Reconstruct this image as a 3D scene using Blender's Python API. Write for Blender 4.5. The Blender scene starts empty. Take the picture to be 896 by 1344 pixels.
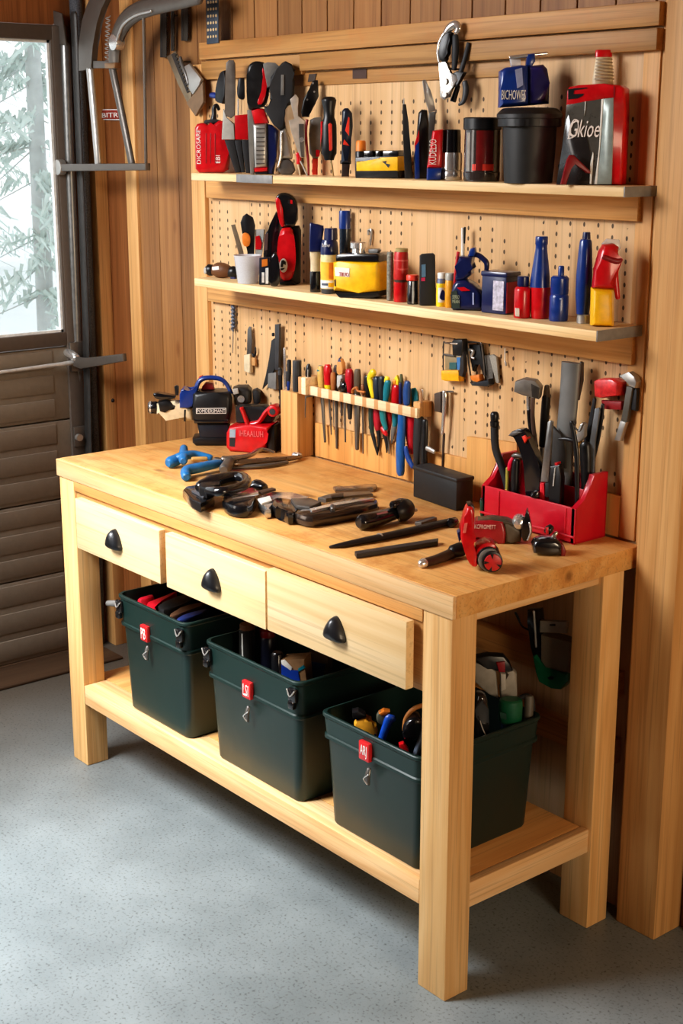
import bpy, bmesh, math, random
from mathutils import Vector, Matrix
random.seed(7)
SC = bpy.context.scene
COL = SC.collection
PI = math.pi

# ------------------------------------------------------------------ camera
FPX, W, H = 1851.87, 896, 1344
CAM = Vector((3.4749, -2.4079, 1.7605))
YAW, PITCH = 0.8832, -0.2583
FW = Vector((-math.sin(YAW)*math.cos(PITCH), math.cos(YAW)*math.cos(PITCH), math.sin(PITCH)))
RT = Vector((math.cos(YAW), math.sin(YAW), 0))
UP = RT.cross(FW)
cd = bpy.data.cameras.new('camera'); cam = bpy.data.objects.new('camera', cd); COL.objects.link(cam)
cd.sensor_fit = 'VERTICAL'; cd.sensor_height = 24; cd.sensor_width = 16
cd.lens = FPX/H*24
cd.clip_start = 0.05; cd.clip_end = 200
m3 = Matrix((RT, UP, -FW)).transposed()
cam.matrix_world = Matrix.Translation(CAM) @ m3.to_4x4()
SC.camera = cam
FACE = YAW

def ray(px, py):
    return FW + RT*((px-W/2)/FPX) - UP*((py-H/2)/FPX)
def at(px, py, ax, v):
    d = ray(px, py); i = 'xyz'.index(ax)
    return CAM + d*((v-CAM[i])/d[i])

# ------------------------------------------------------------------ materials
def lin(c):
    out = []
    for v in c[:3]:
        v /= 255.0
        out.append(v/12.92 if v <= 0.04045 else ((v+0.055)/1.055)**2.4)
    return (*out, 1)
_mats = {}
def _base(name):
    m = bpy.data.materials.new(name); m.use_nodes = True
    nt = m.node_tree; nt.nodes.clear()
    o = nt.nodes.new('ShaderNodeOutputMaterial'); b = nt.nodes.new('ShaderNodeBsdfPrincipled')
    nt.links.new(b.outputs[0], o.inputs[0])
    return m, nt, b
def N(nt, t, **kw):
    n = nt.nodes.new('ShaderNode'+t)
    for k, v in kw.items():
        if k in n.inputs: n.inputs[k].default_value = v
        else: setattr(n, k, v)
    return n
def ramp(nt, stops):
    r = nt.nodes.new('ShaderNodeValToRGB')
    e = r.color_ramp.elements
    e[0].position, e[0].color = stops[0]
    e[1].position, e[1].color = stops[-1]
    for p, c in stops[1:-1]:
        x = e.new(p); x.color = c
    return r
def pm(r, g, b, rough=0.4, metal=0.0, var=0.12, scale=60, coat=0.0, bump=0.0):
    """plain painted / plastic / metal surface with slight procedural mottling"""
    key = (r, g, b, rough, metal, var, scale, coat, bump)
    if key in _mats: return _mats[key]
    m, nt, bs = _base('surface_%d_%d_%d' % (r, g, b))
    tc = N(nt, 'TexCoord'); nz = N(nt, 'TexNoise'); nz.inputs['Scale'].default_value = scale; nz.inputs['Detail'].default_value = 4
    nt.links.new(tc.outputs['Object'], nz.inputs['Vector'])
    c = lin((r, g, b)); lo = tuple(x*(1-var) for x in c[:3])+(1,); hi = tuple(min(1, x*(1+var)) for x in c[:3])+(1,)
    rp = ramp(nt, [(0.3, lo), (0.7, hi)])
    nt.links.new(nz.outputs[0], rp.inputs[0]); nt.links.new(rp.outputs[0], bs.inputs['Base Color'])
    mr = N(nt, 'MapRange'); mr.inputs['To Min'].default_value = max(0.02, rough*0.8); mr.inputs['To Max'].default_value = min(1, rough*1.25)
    nt.links.new(nz.outputs[0], mr.inputs[0]); nt.links.new(mr.outputs[0], bs.inputs['Roughness'])
    bs.inputs['Metallic'].default_value = metal
    bs.inputs['Coat Weight'].default_value = coat
    bs.inputs['Coat Roughness'].default_value = 0.1
    if bump:
        bp = N(nt, 'Bump'); bp.inputs['Strength'].default_value = bump; bp.inputs['Distance'].default_value = 0.002
        nt.links.new(nz.outputs[0], bp.inputs['Height']); nt.links.new(bp.outputs[0], bs.inputs['Normal'])
    _mats[key] = m
    return m
def wood(name, light, mid, dark, axis='x', grain=1.0, knots=0.5, rough=0.5, vary=0.12, holes=None, stripes=None, blotch=0.0, boards=None):
    m, nt, bs = _base(name)
    L = nt.links.new
    tc = N(nt, 'TexCoord'); geo = N(nt, 'NewGeometry'); oi = N(nt, 'ObjectInfo')
    add = N(nt, 'VectorMath', operation='ADD')
    comb = N(nt, 'CombineXYZ')
    mul = N(nt, 'Math', operation='MULTIPLY'); mul.inputs[1].default_value = 37.0
    isl = N(nt, 'Math', operation='ADD'); L(geo.outputs['Random Per Island'], isl.inputs[0]); L(oi.outputs['Random'], isl.inputs[1])
    L(isl.outputs[0], mul.inputs[0])
    for i in range(3): L(mul.outputs[0], comb.inputs[i])
    L(tc.outputs['Object'], add.inputs[0]); L(comb.outputs[0], add.inputs[1])
    s = {'x': (1.2, 22, 22), 'y': (22, 1.2, 22), 'z': (22, 22, 1.2)}[axis]
    mp = N(nt, 'Mapping'); mp.inputs['Scale'].default_value = tuple(v*grain for v in s)
    L(add.outputs[0], mp.inputs[0])
    n1 = N(nt, 'TexNoise'); n1.inputs['Scale'].default_value = 1.0; n1.inputs['Detail'].default_value = 5; n1.inputs['Roughness'].default_value = 0.55; n1.inputs['Distortion'].default_value = 0.5
    L(mp.outputs[0], n1.inputs['Vector'])
    # fine fibre
    mp2 = N(nt, 'Mapping'); mp2.inputs['Scale'].default_value = tuple(v*grain*(8 if v > 5 else 2.2) for v in s)
    L(add.outputs[0], mp2.inputs[0])
    n2 = N(nt, 'TexNoise'); n2.inputs['Scale'].default_value = 1.0; n2.inputs['Detail'].default_value = 3
    L(mp2.outputs[0], n2.inputs['Vector'])
    # growth-ring bands
    sw = {'x': (0.5, 7, 7), 'y': (7, 0.5, 7), 'z': (7, 7, 0.5)}[axis]
    mp3 = N(nt, 'Mapping'); mp3.inputs['Scale'].default_value = tuple(v*grain for v in sw)
    L(add.outputs[0], mp3.inputs[0])
    n3 = N(nt, 'TexNoise'); n3.inputs['Scale'].default_value = 1.0; n3.inputs['Detail'].default_value = 1.0
    L(mp3.outputs[0], n3.inputs['Vector'])
    mm = N(nt, 'Math', operation='MULTIPLY'); mm.inputs[1].default_value = 70.0
    L(n3.outputs[0], mm.inputs[0])
    sn = N(nt, 'Math', operation='SINE'); L(mm.outputs[0], sn.inputs[0])
    a1 = N(nt, 'Math', operation='MULTIPLY_ADD'); a1.inputs[1].default_value = 0.06; L(sn.outputs[0], a1.inputs[0]); L(n1.outputs[0], a1.inputs[2])
    a2 = N(nt, 'Math', operation='MULTIPLY_ADD'); a2.inputs[1].default_value = 0.30; L(n2.outputs[0], a2.inputs[0]); L(a1.outputs[0], a2.inputs[2])
    rp = ramp(nt, [(0.28, lin(dark)), (0.58, lin(mid)), (0.95, lin(light))])
    L(a2.outputs[0], rp.inputs[0])
    col = rp.outputs[0]
    def mix(fac, a, b, blend='MIX', f=None):
        x = N(nt, 'Mix', data_type='RGBA', blend_type=blend)
        if fac is not None: L(fac, x.inputs[0])
        else: x.inputs[0].default_value = f
        L(a, x.inputs[6])
        if isinstance(b, tuple): x.inputs[7].default_value = b
        else: L(b, x.inputs[7])
        return x.outputs[2]
    fl = N(nt, 'MapRange'); fl.inputs['From Min'].default_value = 0.52; fl.inputs['From Max'].default_value = 0.66; fl.inputs['To Max'].default_value = 0.42
    L(n2.outputs[0], fl.inputs[0]); col = mix(fl.outputs[0], col, lin(tuple(v*0.86 for v in dark)))
    # knots
    if knots:
        mk = N(nt, 'Mapping'); mk.inputs['Scale'].default_value = {'x': (2.4, 5.5, 5.5), 'y': (5.5, 2.4, 5.5), 'z': (5.5, 5.5, 2.4)}[axis]
        L(add.outputs[0], mk.inputs[0])
        vo = N(nt, 'TexVoronoi'); vo.inputs['Scale'].default_value = 1.0; L(mk.outputs[0], vo.inputs['Vector'])
        kr = N(nt, 'MapRange'); kr.inputs['From Min'].default_value = 0.03; kr.inputs['From Max'].default_value = 0.085
        kr.inputs['To Min'].default_value = knots; kr.inputs['To Max'].default_value = 0.0
        L(vo.outputs['Distance'], kr.inputs[0])
        col = mix(kr.outputs[0], col, lin((104, 58, 26)))
    if blotch:
        nb = N(nt, 'TexNoise'); nb.inputs['Scale'].default_value = 9; nb.inputs['Detail'].default_value = 6; nb.inputs['Roughness'].default_value = 0.7
        L(tc.outputs['Object'], nb.inputs['Vector'])
        br = N(nt, 'MapRange'); br.inputs['From Min'].default_value = 0.50; br.inputs['From Max'].default_value = 0.72; br.inputs['To Max'].default_value = blotch
        L(nb.outputs[0], br.inputs[0])
        col = mix(br.outputs[0], col, lin((184, 108, 48)))
    # per-board value shift
    mr = N(nt, 'MapRange'); mr.inputs['To Min'].default_value = 1-vary; mr.inputs['To Max'].default_value = 1+vary
    fr = N(nt, 'Math', operation='FRACT'); L(isl.outputs[0], fr.inputs[0]); L(fr.outputs[0], mr.inputs[0])
    hs = N(nt, 'HueSaturation'); L(mr.outputs[0], hs.inputs['Value']); L(col, hs.inputs['Color'])
    col = hs.outputs[0]
    sep = N(nt, 'SeparateXYZ'); L(tc.outputs['Object'], sep.inputs[0])
    def M(op, a, b=None, c=None):
        n = N(nt, 'Math', operation=op)
        for i, v in enumerate((a, b, c)):
            if v is None: continue
            if isinstance(v, (int, float)): n.inputs[i].default_value = v
            else: L(v, n.inputs[i])
        return n.outputs[0]
    hmask = None
    if boards:     # glued boards: thin seams along x at regular y
        fy = M('ABSOLUTE', M('SUBTRACT', M('FRACT', M('DIVIDE', sep.outputs[1], boards)), 0.5))
        seam = M('LESS_THAN', fy, 0.012)
        col = mix(M('MULTIPLY', seam, 0.45), col, lin((120, 74, 36)))
    if holes:
        px, pz, r, zlo, zhi = holes
        # slight irregularity between rows, as in the photographed board
        fx = M('MULTIPLY', M('SUBTRACT', M('FRACT', M('DIVIDE', sep.outputs[0], px)), 0.5), px)
        fz = M('MULTIPLY', M('SUBTRACT', M('FRACT', M('DIVIDE', sep.outputs[2], pz)), 0.5), pz*0.6)
        d = M('SQRT', M('ADD', M('MULTIPLY', fx, fx), M('MULTIPLY', fz, fz)))
        hm = M('LESS_THAN', d, r)
        hm = M('MULTIPLY', hm, M('GREATER_THAN', sep.outputs[2], zlo)); hm = M('MULTIPLY', hm, M('LESS_THAN', sep.outputs[2], zhi))
        hn = N(nt, 'TexNoise'); hn.inputs['Scale'].default_value = 4.0; L(tc.outputs['Object'], hn.inputs['Vector'])
        hm = M('MULTIPLY', hm, M('GREATER_THAN', hn.outputs[0], 0.43))
        col = mix(M('MULTIPLY', hm, 0.88), col, lin((44, 26, 12)))
    if stripes:
        fx = M('FRACT', M('DIVIDE', M('ADD', sep.outputs[0], M('MULTIPLY', n1.outputs[0], 0.004)), stripes))
        st = M('MULTIPLY', M('LESS_THAN', fx, 0.34), 0.85)
        col = mix(st, col, lin((196, 140, 84)))
    L(col, bs.inputs['Base Color'])
    bs.inputs['Roughness'].default_value = rough
    bs.inputs['Specular IOR Level'].default_value = 0.35
    bp = N(nt, 'Bump'); bp.inputs['Strength'].default_value = 0.25; bp.inputs['Distance'].default_value = 0.002
    L(a2.outputs[0], bp.inputs['Height']); L(bp.outputs[0], bs.inputs['Normal'])
    return m
def clear(name, col, alpha, rough=0.08):
    m, nt, bs = _base(name)
    out = [n for n in nt.nodes if n.type == 'OUTPUT_MATERIAL'][0]
    t = N(nt, 'BsdfTransparent'); t.inputs[0].default_value = (1, 1, 1, 1)
    mx = N(nt, 'MixShader'); mx.inputs[0].default_value = alpha
    nz = N(nt, 'TexNoise'); nz.inputs['Scale'].default_value = 30
    rp = ramp(nt, [(0.3, tuple(v*0.9 for v in lin(col)[:3])+(1,)), (0.7, lin(col))]); nt.links.new(nz.outputs[0], rp.inputs[0]); nt.links.new(rp.outputs[0], bs.inputs['Base Color'])
    bs.inputs['Roughness'].default_value = rough
    nt.links.new(t.outputs[0], mx.inputs[1]); nt.links.new(bs.outputs[0], mx.inputs[2]); nt.links.new(mx.outputs[0], out.inputs[0])
    return m

PINE = (244, 214, 168), (232, 188, 134), (206, 152, 96)
WOODX = wood('pine_lengthwise', *PINE, axis='x', knots=0.5)
WOODY = wood('pine_crosswise', *PINE, axis='y', knots=0.4)
WOODZ = wood('pine_upright', *PINE, axis='z', knots=0.55)
FRONTX = wood('birch_drawer_front', (244, 220, 180), (234, 202, 152), (216, 176, 122), axis='x', knots=0.3, grain=0.7)
TOPW = wood('worn_bench_top', (240, 196, 132), (230, 174, 104), (202, 140, 74), axis='x', knots=0.65, blotch=0.75, rough=0.42, grain=0.8)
PLANK = wood('wall_planks', (166, 120, 72), (148, 102, 58), (116, 74, 40), axis='z', knots=0.6, vary=0.14)
RECESS = wood('brown_panel', (164, 106, 60), (142, 88, 48), (108, 64, 32), axis='z', knots=0.4)
PEG = wood('perforated_board', (226, 190, 146), (214, 174, 126), (194, 150, 102), axis='z', knots=0.12, holes=(0.040, 0.0245, 0.0031, 1.0, 1.86), grain=0.8)
STRIP = wood('light_pine_strip', (226, 180, 122), (206, 156, 98), (178, 126, 72), axis='z', knots=0.5)
RAILW = wood('light_pine_rail', (222, 174, 114), (204, 152, 92), (170, 116, 64), axis='x', knots=0.55)
RAILD = wood('dimmed_pine_rail', (196, 150, 94), (176, 130, 76), (142, 96, 52), axis='x', knots=0.6, blotch=0.3)  # darker copy of the rail pine; dim upper light put into the colour
SHELFW = wood('pale_shelf_board', (246, 220, 176), (234, 200, 148), (210, 168, 112), axis='x', knots=0.4)
RACKW = wood('laminated_strip', (252, 236, 204), (244, 222, 182), (226, 196, 150), axis='x', knots=0.0, stripes=0.047)
PLY = wood('plywood', (222, 172, 108), (206, 152, 88), (180, 124, 66), axis='z', knots=0.2, grain=0.6)
DARKW = wood('dark_threshold', (92, 72, 54), (74, 56, 42), (52, 38, 28), axis='y', knots=0.0)

BLK = pm(24, 24, 26, 0.35); BLKG = pm(24, 24, 27, 0.2, coat=0.6, var=0.04); BLKM = pm(36, 36, 38, 0.6)
DGREY = pm(60, 60, 62, 0.45); GREY = pm(118, 116, 112, 0.45); LGREY = pm(176, 174, 168, 0.45)
CHROME = pm(220, 218, 214, 0.2, metal=0.75, var=0.03); STEEL = pm(182, 179, 174, 0.32, metal=0.65, var=0.04); DSTEEL = pm(104, 100, 96, 0.32, metal=0.5, var=0.04)
IRON = pm(108, 101, 94, 0.42, metal=0.5, var=0.06)
BRONZE = pm(136, 122, 110, 0.24, metal=0.7, var=0.03, coat=0.3)
RED = pm(196, 18, 28, 0.3, coat=0.3); DRED = pm(132, 18, 26, 0.4); ORED = pm(222, 60, 40, 0.4)
BLUE = pm(20, 54, 128, 0.3, coat=0.3); NAVY = pm(22, 32, 80, 0.3, coat=0.3); TEAL = pm(20, 120, 136, 0.35); SKY = pm(36, 112, 170, 0.35)
YEL = pm(240, 186, 20, 0.4); LYEL = pm(240, 214, 40, 0.4); ORA = pm(222, 128, 40, 0.45); WHITE = pm(232, 230, 224, 0.4); CREAM = pm(214, 196, 162, 0.45)
GREEN = pm(18, 84, 58, 0.35); OLIVE = pm(84, 86, 50, 0.45); BROWN = pm(108, 70, 42, 0.5); TAN = pm(196, 146, 92, 0.5)
BIN = pm(28, 50, 46, 0.34, var=0.06, scale=14); BINB = pm(22, 36, 34, 0.4)
DOORP = pm(138, 128, 114, 0.55, var=0.06); DOORF = pm(98, 88, 80, 0.5, var=0.06)
CLEARP = clear('clear_plastic', (226, 228, 232), 0.55, 0.15)
WRAP = clear('plastic_wrap', (120, 116, 112), 0.5, 0.1)

# ------------------------------------------------------------------ mesh helpers
def link_mesh(name, bm, mat, parent=None, ang=38, smooth=True):
    bmesh.ops.remove_doubles(bm, verts=bm.verts, dist=1e-6)
    bmesh.ops.recalc_face_normals(bm, faces=bm.faces)
    if smooth:
        lim = math.radians(ang)
        for f in bm.faces: f.smooth = True
        for e in bm.edges:
            if len(e.link_faces) == 2: e.smooth = e.calc_face_angle(0) < lim
            else: e.smooth = False
    me = bpy.data.meshes.new(name); bm.to_mesh(me); bm.free()
    me.materials.append(mat)
    o = bpy.data.objects.new(name, me); COL.objects.link(o)
    if parent is not None: o.parent = parent
    return o
def tag(o, label=None, cat=None, group=None, kind=None):
    if label: o['label'] = label
    if cat: o['category'] = cat
    if group: o['group'] = group
    if kind: o['kind'] = kind
    return o
def bbox(bm, x0, x1, y0, y1, z0, z1, bev=0.0, seg=2):
    n = bmesh.new()
    vs = [n.verts.new((x, y, z)) for x in (x0, x1) for y in (y0, y1) for z in (z0, z1)]
    for f in ((0,1,3,2), (4,6,7,5), (0,4,5,1), (2,3,7,6), (0,2,6,4), (1,5,7,3)): n.faces.new([vs[i] for i in f])
    if bev:
        bmesh.ops.bevel(n, geom=list(n.edges), offset=bev, segments=seg, profile=0.5, affect='EDGES', clamp_overlap=True)
    me = bpy.data.meshes.new('t'); n.to_mesh(me); n.free(); bm.from_mesh(me); bpy.data.meshes.remove(me)
    return bm
def box(name, mat, x0, x1, y0, y1, z0, z1, parent=None, bev=0.002):
    return link_mesh(name, bbox(bmesh.new(), x0, x1, y0, y1, z0, z1, bev), mat, parent)
def chaikin(p, n):
    for _ in range(n):
        q = []
        for i in range(len(p)):
            a, b = p[i], p[(i+1) % len(p)]
            q += [(a[0]*.75+b[0]*.25, a[1]*.75+b[1]*.25), (a[0]*.25+b[0]*.75, a[1]*.25+b[1]*.75)]
        p = q
    return p
def prism_bm(pts, lo, hi, bev=0.0, axis='y', seg=2):
    """polygon in the local xz plane extruded along y (axis 'y') or in xy extruded along z (axis 'z')"""
    bm = bmesh.new()
    def V(p, h): return (p[0], h, p[1]) if axis == 'y' else (p[0], p[1], h)
    a = [bm.verts.new(V(p, lo)) for p in pts]; b = [bm.verts.new(V(p, hi)) for p in pts]
    fa = bm.faces.new(a); fb = bm.faces.new(list(reversed(b)))
    n = len(pts)
    for i in range(n): bm.faces.new((a[i], b[i], b[(i+1) % n], a[(i+1) % n]))
    if bev:
        es = list(fa.edges)+list(fb.edges)
        bmesh.ops.bevel(bm, geom=es, offset=min(bev, abs(hi-lo)*0.48), segments=seg, profile=0.5, affect='EDGES', clamp_overlap=True)
    return bm
def catmull(P, res):
    if res <= 1 or len(P) < 3: return P
    out = []
    for i in range(len(P)-1):
        p0, p1, p2, p3 = P[max(i-1, 0)], P[i], P[i+1], P[min(i+2, len(P)-1)]
        for k in range(res):
            t = k/res
            out.append([0.5*((2*b)+(c-a)*t+(2*a-5*b+4*c-d)*t*t+(3*b-a-3*c+d)*t**3) for a, b, c, d in zip(p0, p1, p2, p3)])
    out.append(list(P[-1]))
    return out
def sweep_bm(P, bi, flat=1.0, seg=12, res=4, cap='round', closed=False):
    """P: list of (x, y, z, r); bi: reference binormal; flat: binormal radius / in-plane radius"""
    Q = catmull([list(p) for p in P], res)
    bi = Vector(bi).normalized()
    pts = [Vector(q[:3]) for q in Q]; rr = [max(q[3], 2e-4) for q in Q]
    bm = bmesh.new(); rings = []
    n = len(pts)
    def frame(i):
        if closed: t = pts[(i+1) % n]-pts[i-1]
        else: t = pts[min(i+1, n-1)]-pts[max(i-1, 0)]
        t.normalize()
        nn = bi.cross(t)
        if nn.length < 1e-4: nn = Vector((1, 0, 0)).cross(t)
        nn.normalize()
        return t, nn, t.cross(nn)
    def ring(c, nn, b, r):
        return [bm.verts.new(c+nn*(math.cos(2*PI*k/seg)*r)+b*(math.sin(2*PI*k/seg)*r*flat)) for k in range(seg)]
    for i in range(n):
        t, nn, b = frame(i)
        if i == 0 and cap == 'round' and not closed:
            rings.append(ring(pts[0]-t*rr[0]*0.62, nn, b, rr[0]*0.62)); rings.append(ring(pts[0]-t*rr[0]*0.3, nn, b, rr[0]*0.92))
        rings.append(ring(pts[i], nn, b, rr[i]))
        if i == n-1 and cap == 'round' and not closed:
            rings.append(ring(pts[i]+t*rr[i]*0.3, nn, b, rr[i]*0.92)); rings.append(ring(pts[i]+t*rr[i]*0.62, nn, b, rr[i]*0.62))
    m = len(rings)
    for i in range(m if closed else m-1):
        A, B = rings[i], rings[(i+1) % m]
        for k in range(seg): bm.faces.new((A[k], A[(k+1) % seg], B[(k+1) % seg], B[k]))
    if not closed:
        bm.faces.new(list(reversed(rings[0]))); bm.faces.new(rings[-1])
    return bm
def lathe_bm(prof, cx=0.0, cy=0.0, seg=24, flat=1.0):
    bm = bmesh.new(); rings = []
    for z, r in prof:
        rings.append([bm.verts.new((cx+math.cos(2*PI*k/seg)*r, cy+math.sin(2*PI*k/seg)*r*flat, z)) for k in range(seg)])
    for A, B in zip(rings, rings[1:]):
        for k in range(seg): bm.faces.new((A[k], A[(k+1) % seg], B[(k+1) % seg], B[k]))
    bm.faces.new(list(reversed(rings[0]))); bm.faces.new(rings[-1])
    return bm

# ------------------------------------------------------------------ thing builder: shapes measured in crops of the photograph
FULL = (0, 0, 1.0)
class Thing:
    def __init__(s, name, label, cat, c, bx, by, y=None, z=None, rz=FACE, group=None, dz=0.0):
        s.c = c
        p = s.px(bx, by)
        if z is not None and y is not None:
            q = at(*p, 'y', y); loc = Vector((q.x, y, z))
        elif z is not None: loc = at(*p, 'z', z)
        else: loc = at(*p, 'y', y)
        s.e = bpy.data.objects.new(name, None); COL.objects.link(s.e)
        s.e.empty_display_size = 0.05
        s.e.location = loc; s.e.rotation_euler = (0, 0, rz)
        tag(s.e, label, cat, group)
        s.loc, s.rz = loc, rz
        s.u = Vector((math.cos(rz), math.sin(rz), 0)); s.n = Vector((-math.sin(rz), math.cos(rz), 0))
        s.off = Vector((0, 0))
        a = s.P(bx, by); s.off = Vector((a[0], a[1]-dz))
        s.k = abs(s.P(bx+1, by)[0]-s.P(bx, by)[0])       # metres per crop pixel in the plane of the thing
        s.kr = (s.loc-CAM).dot(FW)/FPX/c[2]              # metres per crop pixel square on to the view
        s.ca, s.sa = math.cos(YAW-rz), math.sin(YAW-rz)
    def px(s, x, y): return (s.c[0]+x/s.c[2], s.c[1]+y/s.c[2])
    def P(s, x, y):
        d = ray(*s.px(x, y)); t = (s.loc-CAM).dot(s.n)/d.dot(s.n)
        q = CAM+d*t-s.loc
        return (q.dot(s.u)-s.off[0], q.z-s.off[1])
    def L(s, x, y, h):                                   # point on the horizontal plane h above the base, for things lying down
        q = at(*s.px(x, y), 'z', s.loc.z+h)-s.loc
        return (q.dot(s.u), q.dot(s.n))
    def _p(s, par): return par if par is not None else s.e
    def prism(s, part, mat, pts, d, y=0.0, bev=None, sm=0, par=None, seg=2):
        q = chaikin([s.P(*p) for p in pts], sm)
        return link_mesh(part, prism_bm(q, y-d/2, y+d/2, d*0.25 if bev is None else bev, 'y', seg), mat, s._p(par))
    def sweep(s, part, mat, pts, flat=1.0, y=0.0, res=4, cap='round', par=None, seg=12, closed=False):
        q = []; kk = s.kr/math.hypot(s.ca, flat*s.sa)
        for p in pts:
            a = s.P(p[0], p[1]); q.append((a[0], y+(p[3] if len(p) > 3 else 0), a[1], p[2]*kk))
        return link_mesh(part, sweep_bm(q, (0, 1, 0), flat, seg, res, cap, closed), mat, s._p(par))
    def lathe(s, part, mat, cx, prof, flat=1.0, y=0.0, par=None, seg=24):
        x = s.P(cx, prof[0][0])[0]
        kk = s.kr/math.hypot(s.ca, flat*s.sa); q = [(s.P(cx, p[0])[1], p[1]*kk) for p in prof]
        return link_mesh(part, lathe_bm(q, x, y, seg, flat), mat, s._p(par))
    def disc(s, part, mat, cx, cy, r, d, y=0.0, par=None, flat=1.0, seg=24, bev=0.0):
        a = s.P(cx, cy); R = r*s.k
        pts = [(a[0]+math.cos(2*PI*k/seg)*R*flat, a[1]+math.sin(2*PI*k/seg)*R) for k in range(seg)]
        return link_mesh(part, prism_bm(pts, y-d/2, y+d/2, bev), mat, s._p(par))
    def arc(s, part, mat, cx, r, py0, py1, a0=-70, a1=70, y=0.0, par=None):
        x = s.P(cx, py0)[0]; z0 = s.P(cx, py1)[1]; z1 = s.P(cx, py0)[1]; R = r*s.kr
        bm = bmesh.new(); pr = None
        for i in range(13):
            t = math.radians(a0+(a1-a0)*i/12)
            v = [bm.verts.new((x+math.sin(t)*R, y-math.cos(t)*R, z)) for z in (z0, z1)]
            if pr: bm.faces.new((pr[0], v[0], v[1], pr[1]))
            pr = v
        return link_mesh(part, bm, mat, s._p(par))
    def lay(s, part, mat, pts, h, z0=0.0, bev=None, sm=0, par=None, zt=None):
        q = chaikin([s.L(p[0], p[1], z0+h*0.6) for p in pts], sm)
        return link_mesh(part, prism_bm(q, z0, z0+h, h*0.3 if bev is None else bev, 'z'), mat, s._p(par))
    def laysweep(s, part, mat, pts, flat=1.0, res=4, cap='round', par=None, seg=12):
        q = []                                           # (x, y, radius m [, height of centre m])
        for p in pts:
            h = p[3] if len(p) > 3 else p[2]*max(flat, 0.05)
            a = s.L(p[0], p[1], h); q.append((a[0], a[1], h, p[2]))
        return link_mesh(part, sweep_bm(q, (0, 0, 1), flat, seg, res, cap), mat, s._p(par))
    def peg(s, x, y):                                    # a steel peg from the wall behind into the thing
        a = s.P(x, y); wall = (0.0 if s.loc.x > -0.075 else 0.02)-s.loc.y
        return link_mesh('mount_peg', sweep_bm([(a[0], 0.0, a[1], 0.0025), (a[0]+wall*math.sin(s.rz), wall*math.cos(s.rz), a[1], 0.0025)], (0, 0, 1), 1, 8, 1, 'flat'), DSTEEL, s.e)
    def text(s, part, mat, txt, x0, y0, x1, y1, y, par=None, rot=0.0, shear=0.0, d=0.0006):
        a, b = s.P(x0, y1), s.P(x1, y0)
        return text_mesh(part, mat, txt, a[0], a[1], b[0], b[1], y, s._p(par), rot, shear, d)
def text_mesh(part, mat, txt, x0, z0, x1, z1, y, parent, rot=0.0, shear=0.0, d=0.0006):
    cu = bpy.data.curves.new('lettering', 'FONT'); cu.body = txt; cu.extrude = 0.02; cu.shear = shear; cu.resolution_u = 2
    t = bpy.data.objects.new('lettering', cu); COL.objects.link(t)
    bpy.context.view_layer.update()
    me = bpy.data.meshes.new_from_object(t.evaluated_get(bpy.context.evaluated_depsgraph_get()))
    bpy.data.objects.remove(t); bpy.data.curves.remove(cu)
    vs = [v.co.copy() for v in me.vertices]
    c, sn = math.cos(rot), math.sin(rot)
    vs = [Vector((c*v.x-sn*v.y, sn*v.x+c*v.y, v.z)) for v in vs]
    lx, hx = min(v.x for v in vs), max(v.x for v in vs); ly, hy = min(v.y for v in vs), max(v.y for v in vs)
    for v, w in zip(me.vertices, vs):
        v.co = (x0+(w.x-lx)/(hx-lx)*(x1-x0), y+w.z/0.02*d, z0+(w.y-ly)/(hy-ly)*(z1-z0))
    me.materials.clear(); me.materials.append(mat)
    o = bpy.data.objects.new(part, me); COL.objects.link(o); o.parent = parent
    return o

# ================================================================== SETTING
def struct(o): return tag(o, kind='structure')
# --- floor
def concrete():
    m, nt, bs = _base('concrete_floor'); L = nt.links.new
    tc = N(nt, 'TexCoord')
    n1 = N(nt, 'TexNoise'); n1.inputs['Scale'].default_value = 3; n1.inputs['Detail'].default_value = 8; n1.inputs['Roughness'].default_value = 0.6
    n2 = N(nt, 'TexNoise'); n2.inputs['Scale'].default_value = 140; n2.inputs['Detail'].default_value = 3
    for n in (n1, n2): L(tc.outputs['Object'], n.inputs['Vector'])
    r1 = ramp(nt, [(0.3, lin((112, 120, 122))), (0.7, lin((138, 146, 148)))])
    r2 = ramp(nt, [(0.25, lin((128, 126, 120))), (0.45, (1, 1, 1, 1))])
    L(n1.outputs[0], r1.inputs[0]); L(n2.outputs[0], r2.inputs[0])
    mx = N(nt, 'Mix', data_type='RGBA', blend_type='MULTIPLY'); mx.inputs[0].default_value = 0.8
    # brown tint puts the dimness near the garage door into the colour
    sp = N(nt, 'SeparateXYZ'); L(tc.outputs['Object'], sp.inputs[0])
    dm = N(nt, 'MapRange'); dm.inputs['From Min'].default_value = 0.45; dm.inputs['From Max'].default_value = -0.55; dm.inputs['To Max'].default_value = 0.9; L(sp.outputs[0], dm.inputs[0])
    door_shade = N(nt, 'Mix', data_type='RGBA'); door_shade.inputs[7].default_value = lin((84, 74, 62)); L(dm.outputs[0], door_shade.inputs[0]); L(r1.outputs[0], door_shade.inputs[6])
    L(door_shade.outputs[2], mx.inputs[6]); L(r2.outputs[0], mx.inputs[7]); L(mx.outputs[2], bs.inputs['Base Color'])
    rr = N(nt, 'MapRange'); rr.inputs['To Min'].default_value = 0.35; rr.inputs['To Max'].default_value = 0.65; L(n1.outputs[0], rr.inputs[0]); L(rr.outputs[0], bs.inputs['Roughness'])
    bp = N(nt, 'Bump'); bp.inputs['Strength'].default_value = 0.15; bp.inputs['Distance'].default_value = 0.002; L(n2.outputs[0], bp.inputs['Height']); L(bp.outputs[0], bs.inputs['Normal'])
    return m
struct(box('floor', concrete(), -0.86, 4.6, -4.6, 0.1, -0.12, 0.0, bev=0))
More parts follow.
